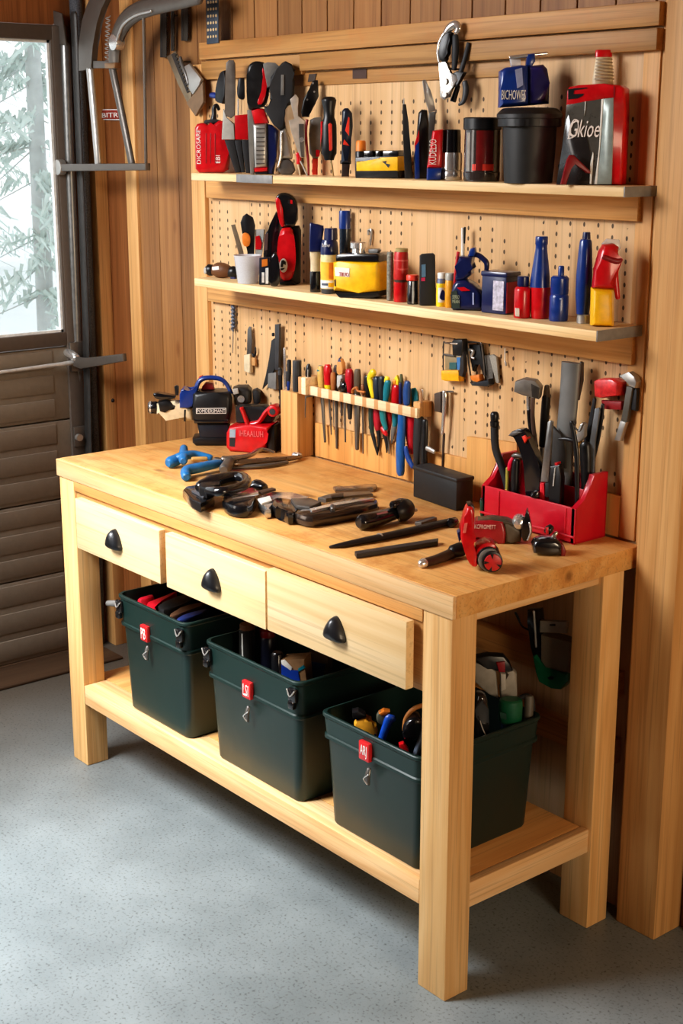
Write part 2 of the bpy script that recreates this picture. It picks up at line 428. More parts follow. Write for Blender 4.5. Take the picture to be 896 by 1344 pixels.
# --- back wall of vertical planks
def planks(name, xs, z0, z1, yf, mat, th=0.02, gap=0.0025):
    bm = bmesh.new()
    for a, b in zip(xs, xs[1:]): bbox(bm, a+gap/2, b-gap/2, yf, yf+th, z0, z1, 0.0015, 1)
    return struct(link_mesh(name, bm, mat))
struct(box('wall_back', RECESS, -0.86, 4.6, 0.045, 0.1, 0, 2.8, bev=0))
planks('wall_back_planks', [-0.5, -0.386, -0.266, -0.145, -0.075], 0, 2.8, 0.02, PLANK)
planks('wall_back_upper_planks', [-0.075+0.107*i for i in range(17)], 2.02, 2.8, 0.02, PLANK)
planks('wall_back_side_planks', [1.745+0.13*i for i in range(22)], 0, 2.8, 0.03, RECESS)
struct(box('trim_1', STRIP, -0.80, -0.735, 0.0, 0.045, 0, 2.8))           # light stud at the corner
struct(box('trim_2', STRIP, -0.565, -0.5, 0.012, 0.045, 0, 2.8))
struct(box('trim_3', STRIP, 1.572, 1.606, -0.006, 0.04, 0, 2.8))
struct(box('trim_4', STRIP, 1.612, 1.722, -0.052, 0.045, 0, 2.8, bev=0.004))   # big upright post
# --- perforated board, its frame, ledgers and rails
pb = box('pegboard', PEG, -0.075, 1.572, 0.0, 0.02, 0.0, 2.02, bev=0)
tag(pb, 'large pale perforated wooden board covering the wall behind the workbench', 'pegboard')
st = box('frame_board', STRIP, -0.145, -0.0755, -0.014, 0.0195, 0.0, 1.97)
tag(st, 'narrow upright wooden board framing the end of the pegboard beside the plank wall', 'board')
st = box('frame_board', STRIP, 1.528, 1.571, -0.010, -0.0005, 0.902, 1.97)
tag(st, 'thin upright wooden strip edging the pegboard next to the big post', 'board')
def board(label, x0, x1, z0, z1, y0, mat=RAILW, name='wall_rail', cat='rail'):
    o = box(name, mat, x0, x1, y0, -0.0008, z0, z1); return tag(o, label, cat)
board('topmost long wooden rail across the top of the pegboard', -0.075, 1.572, 1.981, 2.028, -0.022, RAILD)
board('second long wooden rail just under the topmost rail', 0.40, 1.572, 1.934, 1.977, -0.026, RAILD)
board('short wooden rail panel above the red canister, left of the second rail', -0.075, 0.398, 1.926, 1.977, -0.016, RAILD)
board('narrow wooden batten running just below the upper rails', 0.30, 1.2, 1.897, 1.931, -0.006, RAILD)
board('wooden ledger board under the upper shelf', -0.058, 1.543, 1.594, 1.6465, -0.022)
board('wooden ledger board under the lower wall shelf', -0.062, 1.547, 1.292, 1.3545, -0.022)
board('smooth wooden panel strip along the wall just above the bench top', 0.44, 1.527, 0.902, 0.997, -0.0115, PLY)
board('upper horizontal wall brace behind the storage bins', -0.06, 1.56, 0.530, 0.592, -0.034)
board('lower horizontal wall brace behind the storage bins', -0.06, 1.56, 0.368, 0.428, -0.034)
# wall shelves
t = Thing('wall_shelf', 'upper pale wooden wall shelf with grey metal patches on its edge', 'shelf', FULL, 545, 240, y=-0.0008, z=1.6475, rz=0)
def local_box(t, part, mat, x0, x1, y0, y1, z0, z1, bev=0.002, par=None):
    l = t.loc
    return link_mesh(part, bbox(bmesh.new(), x0-l.x, x1-l.x, y0-l.y, y1-l.y, z0-l.z, z1-l.z, bev), mat, par or t.e)
S1, S2 = 1.668, 1.378
local_box(t, 'board', SHELFW, 0.022, 1.588, -0.125, -0.001, 1.6475, S1)
PATCH = pm(140, 138, 136, 0.5, metal=0.4)
local_box(t, 'metal_patch', PATCH, 0.247, 0.41, -0.1275, -0.1245, 1.6470, S1+0.0006, 0.0006)
local_box(t, 'end_cap', PATCH, 1.5875, 1.5905, -0.124, -0.002, 1.6472, S1+0.0004, 0.0006)
t = Thing('wall_shelf', 'lower pale wooden wall shelf holding bottles and cans', 'shelf', FULL, 545, 400, y=-0.0008, z=1.355, rz=0)
local_box(t, 'board', SHELFW, 0.07, 1.56, -0.155, -0.001, 1.3555, S2)
local_box(t, 'end_cap', PATCH, 1.5595, 1.562, -0.154, -0.002, 1.3552, S2+0.0004, 0.0006)

# --- left wall with the sectional garage door (plane x = -0.8)
struct(box('wall_left_header', RECESS, -0.86, -0.80, -4.6, 0.045, 2.115, 2.8, bev=0))
struct(box('wall_left_jamb', RECESS, -0.86, -0.80, -0.055, 0.045, 0, 2.115, bev=0))
struct(box('wall_left_far', RECESS, -0.86, -0.80, -4.6, -3.05, 0, 2.115, bev=0))
struct(box('trim_5', DARKW, -0.80, -0.60, -3.05, -0.05, 0.0005, 0.010, bev=0.003))
dr = bpy.data.objects.new('door_1', None); COL.objects.link(dr); struct(dr); dr.location = (-0.8, -1.55, 0.0)
def dbox(part, mat, y0, y1, z0, z1, x0, x1, bev=0.003, par=None):
    return link_mesh(part, bbox(bmesh.new(), x0+0.8, x1+0.8, y0+1.55, y1+1.55, z0, z1, bev), mat, par or dr)
secs = [(0.012, 0.30), (0.304, 0.56), (0.564, 0.835), (0.839, 1.085)]
for i, (a, b) in enumerate(secs):
    bm = bmesh.new()
    bbox(bm, 0, 0.022, -1.495, 1.485, a, b, 0.005)
    n = 3
    for k in range(n):
        z = a+(b-a)*(k+0.55)/n
        bbox(bm, 0.018, 0.026, -1.49, 1.38, z-(b-a)/n*0.40, z+(b-a)/n*0.34, 0.003)
    link_mesh('panel_section', bm, DOORP, dr)
dbox('backing', DOORP, -3.03, -0.065, 0.02, 1.085, -0.806, -0.7995)
dbox('stile', DOORF, -0.115, -0.062, 0.56, 2.11, -0.8, -0.768)
dbox('bottom_seal', DARKW, -3.04, -0.06, 0.0, 0.012, -0.8, -0.77)
panes = [(-0.122, -0.80), (-0.86, -1.54), (-1.60, -2.28), (-2.34, -3.0)]
wf = bpy.data.objects.new('window_frame', None)
bm = bmesh.new()
bbox(bm, 0, 0.03, -1.495, 1.485, 1.089, 1.135, 0.004); bbox(bm, 0, 0.03, -1.495, 1.485, 2.066, 2.112, 0.004)
ys = [-0.062]+[v for p in panes for v in p]+[-3.045]
for i in range(0, len(ys), 2): bbox(bm, 0, 0.03, ys[i+1]+1.55, ys[i]+1.55, 1.13, 2.07, 0.004)
wf = link_mesh('window_frame', bm, DOORF, dr)
EDGEW = pm(236, 240, 240, 0.3)
GLASS = clear('window_glass', (205, 222, 224), 0.16, 0.05)
for a, b in panes:
    link_mesh('pane', bbox(bmesh.new(), 0.008, 0.012, b+1.55, a+1.55, 1.13, 2.07, 0), GLASS, dr)
    bm = bmesh.new()
    for (y0, y1, z0, z1) in ((a-0.008, a, 1.135, 2.066), (b, b+0.008, 1.135, 2.066), (b, a, 1.135, 1.143), (b, a, 2.058, 2.066)): bbox(bm, 0.004, 0.02, y0+1.55, y1+1.55, z0, z1, 0)
    link_mesh('glazing_bead', bm, EDGEW, dr)
# lock hardware on the door
dbox('hinge_plate', IRON, -0.112, -0.068, 0.74, 0.81, -0.768, -0.758)
dbox('latch_plate', IRON, -0.112, -0.062, 1.00, 1.10, -0.768, -0.755)
bm = bmesh.new(); me = sweep_bm([(0.04, 0.2, 0.992, 0.006), (0.04, 1.2, 1.026, 0.006), (0.05, 1.40, 1.031, 0.008), (0.05, 1.47, 1.036, 0.009)], (1, 0, 0), res=2)
link_mesh('lock_rod', me, pm(196, 194, 190, 0.35, metal=0.3), dr)
link_mesh('bolt', lathe_bm([(0.0, 0.012), (0.014, 0.012)], 0, 0), STEEL, dr).matrix_local = Matrix.Translation((0.045, 1.45, 0.775)) @ Matrix.Rotation(PI/2, 4, 'Y')
# --- rest of the room, out of the frame
struct(box('ceiling', PLANK, -0.86, 4.6, -4.6, 0.1, 2.8, 2.86, bev=0))
struct(box('wall_right', RECESS, 4.6, 4.66, -4.6, 0.1, 0, 2.8, bev=0))
struct(box('wall_front', RECESS, -0.86, 4.66, -4.66, -4.6, 0, 2.8, bev=0))
# --- outside: snow and firs seen through the door window
def snow_mat():
    m = pm(228, 234, 236, 0.8, var=0.04, scale=2); return m
struct(box('ground_outside', snow_mat(), -40, 40, -40, 40, -0.35, -0.15, bev=0))
FIR = pm(196, 210, 204, 0.8, var=0.2, scale=5); TRUNK = pm(186, 190, 188, 0.8, var=0.15, scale=8)  # pale bark and needles: haze and glare put into the colour
def fir(x, y, h, rad, label, seed):
    rnd = random.Random(seed)
    e = bpy.data.objects.new('fir_tree', None); COL.objects.link(e); e.location = (x, y, -0.15)
    tag(e, label, 'tree', 'firs outside the garage')
    link_mesh('trunk', sweep_bm([(0, 0, 0, 0.085), (0.01, 0.01, h*0.5, 0.06), (0, 0, h, 0.02)], (0, 1, 0), res=3), TRUNK, e)
    bmb, bmf = bmesh.new(), bmesh.new()
    z = 0.5
    while z < h*0.97:
        for k in range(4):
            a = rnd.uniform(0, 2*PI); ln = rad*(1-z/h*0.75)*rnd.uniform(0.6, 1.1)
            d = Vector((math.cos(a), math.sin(a), 0)); s = Vector((-d.y, d.x, 0)); droop = rnd.uniform(0.15, 0.5)
            for j in range(30):
                u = rnd.uniform(0.1, 1); c = d*(ln*u)+Vector((0, 0, z-droop*ln*u*u))+s*rnd.uniform(-0.16, 0.16)*ln*u
                q = 0.055*rnd.uniform(0.5, 1.3)
                tdir = (d*0.5+s*rnd.uniform(-1, 1)+Vector((0, 0, -rnd.uniform(0.2, 1.2)))).normalized()
                wv = tdir.cross(Vector((rnd.uniform(-1, 1), rnd.uniform(-1, 1), rnd.uniform(-1, 1)))).normalized()
                vs = [bmf.verts.new(c+tdir*q*i2*1.8+wv*q*j2*0.35) for i2, j2 in ((-1, -1), (-1, 1), (1, 0.4), (1, -0.4))]
                bmf.faces.new(vs)
            A = Vector((0, 0, z)); B = d*ln*0.95+Vector((0, 0, z-droop*ln)); w = s*0.012; u = Vector((0, 0, 0.012))
            v = [bmb.verts.new(p) for p in (A-w, A+w, A+u, B-w*.3, B+w*.3, B+u*.3)]
            for f in ((0, 1, 4, 3), (1, 2, 5, 4), (2, 0, 3, 5)): bmb.faces.new([v[i] for i in f])
        z += rnd.uniform(0.16, 0.3)
    link_mesh('branches', bmb, TRUNK, e, smooth=False); link_mesh('foliage', bmf, FIR, e, smooth=False)
fir(-8.6, 3.90, 8.5, 1.2, 'pale hazy fir tree close outside the garage door window', 3)
fir(-16.5, 6.6, 11, 2.0, 'taller hazy fir tree further off beyond the door window', 5)
fir(-12.0, 4.1, 6.0, 1.3, 'small hazy fir tree between the two larger firs outside', 8)

# ------------------------------------------------------------------ light
w = bpy.data.worlds.new('overcast'); SC.world = w; w.use_nodes = True
nt = w.node_tree; nt.nodes.clear()
wo = N(nt, 'OutputWorld'); bg = N(nt, 'Background'); nz = N(nt, 'TexNoise'); nz.inputs['Scale'].default_value = 3
rp = ramp(nt, [(0.3, (0.80, 0.88, 0.93, 1)), (0.7, (0.98, 0.99, 1.0, 1))])
nt.links.new(nz.outputs[0], rp.inputs[0]); nt.links.new(rp.outputs[0], bg.inputs[0]); bg.inputs[1].default_value = 1.5
nt.links.new(bg.outputs[0], wo.inputs[0])
def area(name, loc, target, size, power, col=(1, 1, 1), spread=180):
    l = bpy.data.lights.new(name, 'AREA'); l.shape = 'RECTANGLE'; l.size, l.size_y = size; l.energy = power; l.color = col; l.spread = math.radians(spread)
    o = bpy.data.objects.new(name, l); COL.objects.link(o); o.location = loc
    o.rotation_euler = (Vector(target)-Vector(loc)).to_track_quat('-Z', 'Y').to_euler()
    return o
area('daylight_key', (0.1, -2.3, 2.5), (0.5, -0.7, 0.75), (1.2, 0.8), 42, (0.97, 0.98, 1.0), 118)
area('floor_pool_fill', (0.55, -2.1, 2.72), (0.5, -1.35, 0.0), (0.7, 0.6), 17, (0.94, 0.98, 1.0), 62)  # added lamp for a bright pool on the floor; the ceiling is closed
area('front_fill', (-0.3, -3.9, 1.9), (0.8, -0.3, 1.2), (1.2, 1.0), 15, (1.0, 0.93, 0.84))  # added soft fill; the front wall has no opening here
area('warm_bounce_fill', (4.3, -1.0, 1.25), (1.5, -0.25, 0.75), (0.9, 0.9), 33, (1.0, 0.80, 0.56))  # added fill standing in for warm bounce on the right-hand faces
SC.view_settings.view_transform = 'Standard'
try: SC.view_settings.look = 'Medium High Contrast'
except Exception as ex: print('look', ex)
SC.view_settings.exposure = 0.0
SC.cycles.use_denoising = True
SC.cycles.max_bounces = 6

# ================================================================== WORKBENCH
wb = bpy.data.objects.new('workbench', None); COL.objects.link(wb); wb.location = (0.8, -0.29, 0)
tag(wb, 'sturdy light pine workbench with three front drawers and a lower shelf', 'workbench')
def bx(part, mat, x0, x1, y0, y1, z0, z1, bev=0.002, par=None):
    return link_mesh(part, bbox(bmesh.new(), x0-0.8, x1-0.8, y0+0.29, y1+0.29, z0, z1, bev), mat, par or wb)
D = 0.585
bx('table_top', TOPW, 0.0, 1.597, -D+0.0105, -0.016, 0.852, 0.9, 0.002)
bx('front_edging', WOODX, 0.0, 1.597, -D, -D+0.0102, 0.852, 0.8995, 0.002)
LEGW = wood('pine_leg', (240, 204, 150), (224, 178, 118), (196, 144, 86), axis='z', knots=0.4)
for (x0, x1) in ((0.008, 0.09), (1.508, 1.592)):
    bx('leg', LEGW, x0, x1, -0.581, -0.512, 0.0, 0.8518, 0.003)
    bx('leg', LEGW, x0, x1, -0.131, -0.062, 0.0, 0.8518, 0.003)
bx('front_rail', RAILW, 0.0905, 1.5075, -0.575, -0.545, 0.672, 0.8515)
bx('back_rail', WOODX, 0.0905, 1.5075, -0.098, -0.068, 0.822, 0.8515)
bx('side_rail', WOODY, 1.55, 1.58, -0.5115, -0.1315, 0.830, 0.8515)
bx('side_rail', WOODY, 0.02, 0.05, -0.5115, -0.1315, 0.76, 0.8515)
bx('top_moulding', RAILW, 0.0905, 1.5075, -0.583, -0.5755, 0.824, 0.8515)
bx('lower_shelf', wood('pine_lower_shelf', (230, 184, 122), (212, 158, 96), (184, 126, 70), axis='y', knots=0.3, vary=0.1), 0.03, 1.562, -0.505, -0.135, 0.205, 0.2495)
bx('shelf_front_rail', WOODX, 0.0905, 1.5075, -0.58, -0.5055, 0.192, 0.2495)
bx('shelf_end_rail', WOODY, 1.5625, 1.585, -0.5115, -0.1315, 0.192, 0.2495)
HND = pm(26, 27, 31, 0.38, coat=0.2)
for (x0, x1, hp) in ((0.137, 0.562, (152, 707)), (0.590, 1.008, (280, 760)), (1.014, 1.486, (442, 824))):
    dz0, dz1 = (0.675, 0.816) if x0 < 1 else (0.677, 0.824)
    df = bx('drawer', FRONTX, x0, x1, -0.606, -0.584, dz0, dz1, 0.0025)
    bx('drawer_box', STRIP, x0+0.02, x1-0.02, -0.5845, -0.42, dz0+0.02, dz1-0.01, 0.001, par=df)
    df2 = df
    # shell-shaped black pull: a rounded triangle swelling out of the drawer front
    c = at(hp[0], hp[1], 'y', -0.606); cx, cz = c.x, c.z
    S = [(-0.034, -0.027), (-0.029, -0.006), (-0.016, 0.017), (0.0, 0.030), (0.016, 0.017), (0.029, -0.006), (0.034, -0.027), (0.0, -0.0305)]
    S = chaikin(S, 2)
    bm = bmesh.new(); rings = []
    for (k, yy) in ((1.0, 0.0), (1.0, -0.004), (0.93, -0.012), (0.74, -0.020), (0.42, -0.0255), (0.12, -0.027)):
        rings.append([bm.verts.new((cx-0.8+p[0]*k, -0.6062+yy+0.29, cz+p[1]*k-(1-k)*0.006)) for p in S])
    for A, B in zip(rings, rings[1:]):
        for i in range(len(S)): bm.faces.new((A[i], A[(i+1) % len(S)], B[(i+1) % len(S)], B[i]))
    bm.faces.new(rings[0]); bm.faces.new(rings[-1])
    link_mesh('pull', bm, HND, df, ang=60)

# ================================================================== UPPER SHELF
C1 = (250, 75, 5.973); C1B = (370, 80, 8.145); C2 = (450, 20, 4.267); C3 = (640, 40, 3.5); C4 = (260, 245, 5.973); C5 = (390, 270, 5.27)
C6 = (560, 300, 6.4); C7 = (540, 280, 2.8); C8 = (185, 480, 4.716); C9 = (360, 445, 6.4); C10 = (460, 475, 6.4); C11 = (630, 460, 4.976)
C12 = (540, 640, 4.073); C13 = (225, 610, 3.258); C14 = (200, 575, 4.073); C15 = (420, 610, 2.56); C16 = (560, 430, 2.987); C17 = (570, 440, 8.96)
C18 = (730, 100, 8.96); C19 = (180, 400, 3.733); C20 = (0, 0, 2.987); C21 = (610, 780, 4.978); C22 = (420, 880, 5.973); C23 = (280, 810, 4.073); C24 = (130, 750, 4.978)
def up(name, label, cat, c, bx_, by_, y, rz=FACE, **k): return Thing(name, label, cat, c, bx_, by_, y=y, z=S1+0.0006, rz=rz, **k)
def lo(name, label, cat, c, bx_, by_, y, rz=FACE, keep=False, **k):
    q = at(c[0]+bx_/c[2], c[1]+by_/c[2], 'z', S2)
    if y < -0.055 and not keep: y = max(-0.130, min(y, q.y+0.016))
    return Thing(name, label, cat, c, bx_, by_, y=y, z=S2+0.0006, rz=rz, **k)
def hung(name, label, cat, c, bx_, by_, y, rz=0.0, **k): return Thing(name, label, cat, c, bx_, by_, y=y, rz=rz, **k)

t = up('canister', 'glossy red canister with black spout at the far end of the upper shelf', 'canister', C1, 170, 925, -0.065)
t.prism('body', RED, [(40, 575), (60, 545), (100, 535), (140, 548), (165, 575), (190, 545), (225, 520), (255, 520), (290, 545), (305, 640), (310, 760), (300, 900), (260, 925), (75, 925), (45, 895)], 0.06, bev=0.014, seg=3)
t.sweep('spout', BLK, [(175, 545, 30), (185, 470, 20), (185, 420, 17), (205, 400, 15), (222, 430, 12)], y=0.0)
t.prism('cap', BLKM, [(105, 545), (115, 515), (190, 505), (235, 515), (240, 535)], 0.035, bev=0.003)
for x in (130, 165, 200): t.sweep('rib', DRED, [(x, 620, 4), (x, 850, 4)], y=-0.0295, res=1)
t.text('lettering', WHITE, 'DICROSARE', 58, 590, 84, 855, -0.0305, rot=PI/2)
t.text('lettering', WHITE, 'EBI', 205, 790, 238, 850, -0.0305, rot=PI/2)

t = up('scraper', 'wide grey upright blade in a red and silver sheath with black legs', 'scraper', C1, 395, 930, -0.04)
t.prism('blade', pm(112, 104, 96, 0.45), [(275, 420), (278, 180), (285, 70), (305, 48), (340, 48), (355, 75), (357, 300), (352, 480), (320, 500), (272, 480)], 0.012, y=-0.02, bev=0.002)
t.prism('silver_sheath', LGREY, [(262, 430), (275, 440), (280, 500), (345, 540), (352, 668), (250, 668)], 0.03, y=-0.012, bev=0.003)
t.prism('red_sheath', RED, [(350, 480), (450, 470), (458, 668), (352, 668)], 0.03, y=-0.01, bev=0.003)
for p in ([(270, 670), (345, 670), (400, 925), (355, 925)], [(345, 670), (400, 670), (430, 925), (402, 925)], [(402, 670), (458, 670), (480, 928), (435, 928)]):
    t.prism('leg', BLKM, p, 0.024, y=-0.01, bev=0.003)
t = hung('spring_clamp', 'black clamp with a small blue knob hung behind the grey scraper blade', 'clamp', C1, 240, 360, -0.024)
t.prism('jaw', BLK, [(245, 115), (285, 100), (278, 370), (205, 352), (205, 300), (225, 170)], 0.014, sm=1)
t.sweep('knob', BLUE, [(160, 298, 17), (200, 300, 22), (222, 302, 14)], flat=0.8)
t = up('screwdriver', 'black square-handled screwdriver standing behind the red and silver sheath', 'screwdriver', C1, 378, 930, -0.012)
t.prism('handle', BLK, [(378, 178), (432, 182), (442, 250), (440, 335), (424, 358), (375, 355), (362, 300)], 0.014, sm=1)
t.sweep('shaft', DSTEEL, [(374, 355, 6), (372, 925, 6)], res=1, seg=8)

t = up('heat_gun', 'tall black, red and silver power tool standing on its end', 'power tool', C1, 550, 930, -0.07)
t.prism('rear_shell', GREY, [(445, 430), (480, 420), (505, 540), (500, 930), (470, 930), (455, 640)], 0.035, y=0.006, bev=0.004)
t.prism('grip', BLK, [(445, 120), (460, 75), (500, 48), (555, 48), (610, 75), (640, 120), (642, 190), (615, 290), (590, 400), (540, 410), (480, 432), (450, 412), (442, 250)], 0.05, bev=0.014, sm=1, seg=3)
t.prism('red_stripe', RED, [(560, 92), (595, 120), (607, 200), (595, 300), (575, 385), (518, 388), (555, 300), (575, 200)], 0.006, y=-0.0255, bev=0.002, sm=1)
t.prism('collar', RED, [(478, 432), (540, 412), (580, 420), (617, 532), (505, 538)], 0.044, bev=0.006)
t.prism('body', STEEL, [(490, 538), (600, 535), (604, 875), (505, 885)], 0.044, bev=0.010, seg=3)
for y_ in range(570, 870, 34): t.prism('rib', DSTEEL, [(520, y_), (585, y_), (585, y_+8), (520, y_+8)], 0.003, y=-0.0226, bev=0)
t.prism('side_panel', NAVY, [(602, 535), (640, 545), (690, 590), (672, 800), (650, 930), (604, 930)], 0.036, y=0.004, bev=0.006)
t.prism('base_ring', RED, [(500, 882), (606, 876), (606, 908), (506, 914)], 0.042, bev=0.004)
t.prism('foot', BLK, [(508, 914), (606, 908), (606, 932), (512, 932)], 0.038, bev=0.003)

t = up('trigger_gun', 'black pistol-shaped tool with a looped grip and chrome lower half', 'tool', C1, 755, 930, -0.045)
t.prism('back_plate', GREY, [(565, 60), (600, 48), (660, 52), (695, 80), (690, 200), (600, 250)], 0.01, y=0.014, bev=0.002)
t.prism('grip', BLKM, [(622, 240), (630, 170), (680, 100), (720, 55), (745, 42), (795, 68), (820, 112), (796, 130), (815, 200), (812, 310), (780, 385), (722, 405), (722, 450), (745, 560), (700, 582), (650, 540), (585, 430), (575, 395), (640, 400), (625, 340)], 0.036, bev=0.008, seg=3)
t.prism('inset', GREY, [(712, 150), (735, 150), (735, 310), (708, 310)], 0.004, y=-0.0185, bev=0.001)
t.prism('barrel', STEEL, [(700, 582), (745, 562), (775, 640), (800, 780), (795, 810), (705, 810), (698, 700)], 0.032, bev=0.01, seg=3)
t.prism('base', DSTEEL, [(690, 810), (800, 810), (830, 930), (680, 930)], 0.034, bev=0.007, sm=1)
t.sweep('lever', CHROME, [(690, 870, 8), (712, 760, 9), (715, 600, 7)], y=-0.018)

t = up('tin_snips', 'silver snips standing jaws up with red handles', 'snips', C1B, 190, 1240, -0.075)
t.prism('jaw', pm(206, 196, 184, 0.35, metal=0.5), [(85, 430), (145, 372), (178, 415), (168, 520), (160, 610), (245, 652), (245, 1050), (195, 1048), (150, 930), (100, 780), (70, 655), (140, 640)], 0.008, bev=0.002)
t.prism('inner_jaw', DSTEEL, [(180, 690), (235, 690), (240, 1050), (205, 1040), (185, 850)], 0.005, y=-0.005, bev=0.001)
t.disc('pivot', CHROME, 212, 860, 26, 0.006, y=-0.008)
t.sweep('handle', RED, [(165, 1010, 22), (180, 1060, 26), (175, 1110, 22)], flat=0.8, y=0.0)
t.sweep('handle', DRED, [(268, 650, 16), (255, 760, 15), (265, 940, 14), (280, 1080, 14), (285, 1235, 10)], flat=0.8, y=-0.002)
t.sweep('tang', CREAM, [(170, 1110, 9), (195, 1238, 9)], res=1, y=-0.001)
t.sweep('tang', LGREY, [(200, 1090, 9), (270, 1238, 9)], res=1, y=-0.004)

t = up('utility_knife', 'black folding knife handle rising out of a grey and red holder', 'knife', C1B, 345, 1240, -0.028)
t.prism('handle', BLK, [(322, 240), (350, 222), (385, 228), (392, 400), (345, 500), (292, 565), (290, 620), (215, 618), (203, 570), (228, 430), (285, 330)], 0.016, bev=0.004)
t.prism('holder', pm(128, 124, 118, 0.4), [(300, 650), (345, 625), (420, 620), (425, 950), (385, 1060), (330, 1060), (292, 1000), (288, 800)], 0.022, bev=0.005)
t.prism('red_tab', RED, [(362, 970), (402, 970), (402, 1040), (362, 1045)], 0.006, y=-0.013, bev=0.001)
t.prism('base', ORED, [(325, 1060), (385, 1060), (380, 1236), (322, 1236)], 0.016, bev=0.003)
for (a, b) in ((330, 258), (345, 350), (270, 435)): t.disc('rivet', STEEL, a, b, 10, 0.003, y=-0.009)

t = up('screwdriver', 'fat black screwdriver with a bulbed end and bright red side grip', 'screwdriver', C1B, 545, 1245, -0.07)
t.lathe('handle', BLK, 502, [(393, 30), (402, 60), (425, 78), (450, 76), (540, 58), (620, 58), (660, 74), (700, 80), (900, 82), (1000, 80), (1030, 62), (1072, 50)], flat=0.8)
t.prism('grip_inlay', ORED, [(495, 690), (515, 672), (535, 690), (540, 950), (525, 972), (505, 972)], 0.006, y=-0.0145, bev=0.002)
t.prism('side_flash', RED, [(412, 660), (438, 655), (430, 800), (410, 930)], 0.016, y=0.0, bev=0.003)
t.sweep('shaft', pm(196, 170, 120, 0.3, metal=0.9), [(525, 1070, 9), (548, 1240, 8)], res=1, seg=8)
t = up('screwdriver', 'slim navy and black screwdriver with coral inlays, next to the yellow tape case', 'screwdriver', C1B, 685, 1240, -0.07)
t.prism('handle', pm(24, 34, 52, 0.35), [(640, 540), (665, 508), (705, 505), (750, 560), (757, 700), (740, 840), (736, 1100), (630, 1100), (640, 900), (636, 760)], 0.024, bev=0.008, seg=3)
t.prism('inlay', ORED, [(708, 598), (722, 615), (716, 805), (674, 745)], 0.004, y=-0.0125, bev=0.001)
t.prism('inlay', ORED, [(664, 838), (722, 910), (652, 895)], 0.004, y=-0.0125, bev=0.001)
t.prism('tip_guard', pm(52, 38, 34, 0.5), [(640, 1100), (725, 1100), (715, 1238), (635, 1238)], 0.018, bev=0.004)

t = up('marker', 'short black marker with an orange cap beside the yellow tape case', 'marker', C2, 98, 912, -0.085)
t.lathe('body', BLK, 98, [(765, 26), (772, 29), (905, 29), (912, 26)])
t.lathe('cap', ORA, 100, [(705, 22), (712, 27), (764, 29)])
t = up('tape_case', 'low black and yellow case with black knobs on top', 'case', C2, 218, 914, -0.065, rz=0.4)
t.prism('body', BLK, [(98, 798), (335, 790), (338, 914), (98, 914)], 0.06, bev=0.004)
t.prism('yellow_band', YEL, [(103, 818), (232, 815), (236, 797), (337, 793), (337, 876), (103, 878)], 0.062, bev=0.004)
for a, b in ((132, 190), (197, 232), (238, 332)): t.prism('knob', BLKG, [(a, 798), (a+4, 762), (b-4, 760), (b, 796)], 0.04, bev=0.004)
t.prism('emblem', BLK, [(250, 822), (275, 818), (272, 832), (296, 838), (285, 856), (270, 838)], 0.002, y=-0.0312, bev=0)

t = up('scratch_awl', 'thin pointed black awl leaning upright to the right of the yellow case', 'awl', C2, 368, 916, -0.06)
t.prism('body', BLKM, [(333, 500), (352, 500), (366, 600), (392, 915), (346, 915), (337, 700)], 0.014, bev=0.004)
t.sweep('tip', STEEL, [(341, 505, 5), (341, 468, 2)], res=1, seg=8)
t = up('utility_knife', 'black and blue knife handle standing left of the red and blue tube', 'knife', C2, 432, 916, -0.07)
t.prism('handle', BLK, [(422, 545), (440, 526), (470, 530), (480, 600), (474, 760), (468, 914), (400, 914), (396, 800), (412, 680)], 0.024, bev=0.007, seg=3)
t.prism('blue_panel', BLUE, [(402, 730), (425, 700), (428, 914), (402, 914)], 0.006, y=-0.0112, bev=0.001)
t.prism('red_panel', RED, [(398, 720), (425, 640), (425, 730), (404, 780)], 0.006, y=-0.011, bev=0.001)
t = up('wood_rasp', 'worn silver blade with a grey tang sticking up behind the knife handle', 'rasp', C2, 490, 916, -0.03)
t.prism('blade', STEEL, [(443, 365), (460, 360), (490, 420), (505, 470), (518, 535), (480, 545), (458, 470)], 0.006, bev=0.0015)
t.prism('tang', GREY, [(480, 545), (520, 538), (512, 640), (500, 914), (468, 914), (470, 700)], 0.012, bev=0.003)
t = up('glue_tube', 'slanting red tube with a blue foot and white lettering', 'tube', C2, 508, 918, -0.095)
t.prism('body', RED, [(502, 642), (560, 632), (552, 850), (470, 850)], 0.026, bev=0.008, seg=3)
t.prism('foot', BLUE, [(470, 851), (552, 851), (546, 918), (468, 918)], 0.03, bev=0.006)
t.text('lettering', WHITE, 'KUDELSO', 478, 690, 522, 830, -0.0136, rot=PI/2)
t = up('can', 'small silver can with a glossy black lid beside the lettered red tube', 'can', C2, 608, 920, -0.055)
t.lathe('body', CHROME, 608, [(768, 58), (778, 60), (865, 60), (868, 56), (874, 60), (914, 60), (920, 57)])
t.lathe('lid', BLKG, 610, [(638, 46), (642, 50), (767, 52)])
t = up('jar', 'clear dark jar with black lid and red contents', 'jar', C2, 782, 922, -0.066)
t.lathe('body', pm(58, 50, 48, 0.15, coat=0.6), 782, [(636, 98), (700, 100), (870, 100), (874, 104), (922, 100)])
t.lathe('lid', BLK, 782, [(566, 98), (572, 106), (632, 106), (636, 100)])
t.arc('label', pm(118, 26, 26, 0.3, coat=0.5), 782, 102, 640, 862, a0=-25, a1=30)
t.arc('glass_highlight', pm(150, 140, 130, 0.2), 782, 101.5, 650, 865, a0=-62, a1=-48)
t.arc('contents', ORED, 782, 102.4, 826, 862, a0=-40, a1=30)

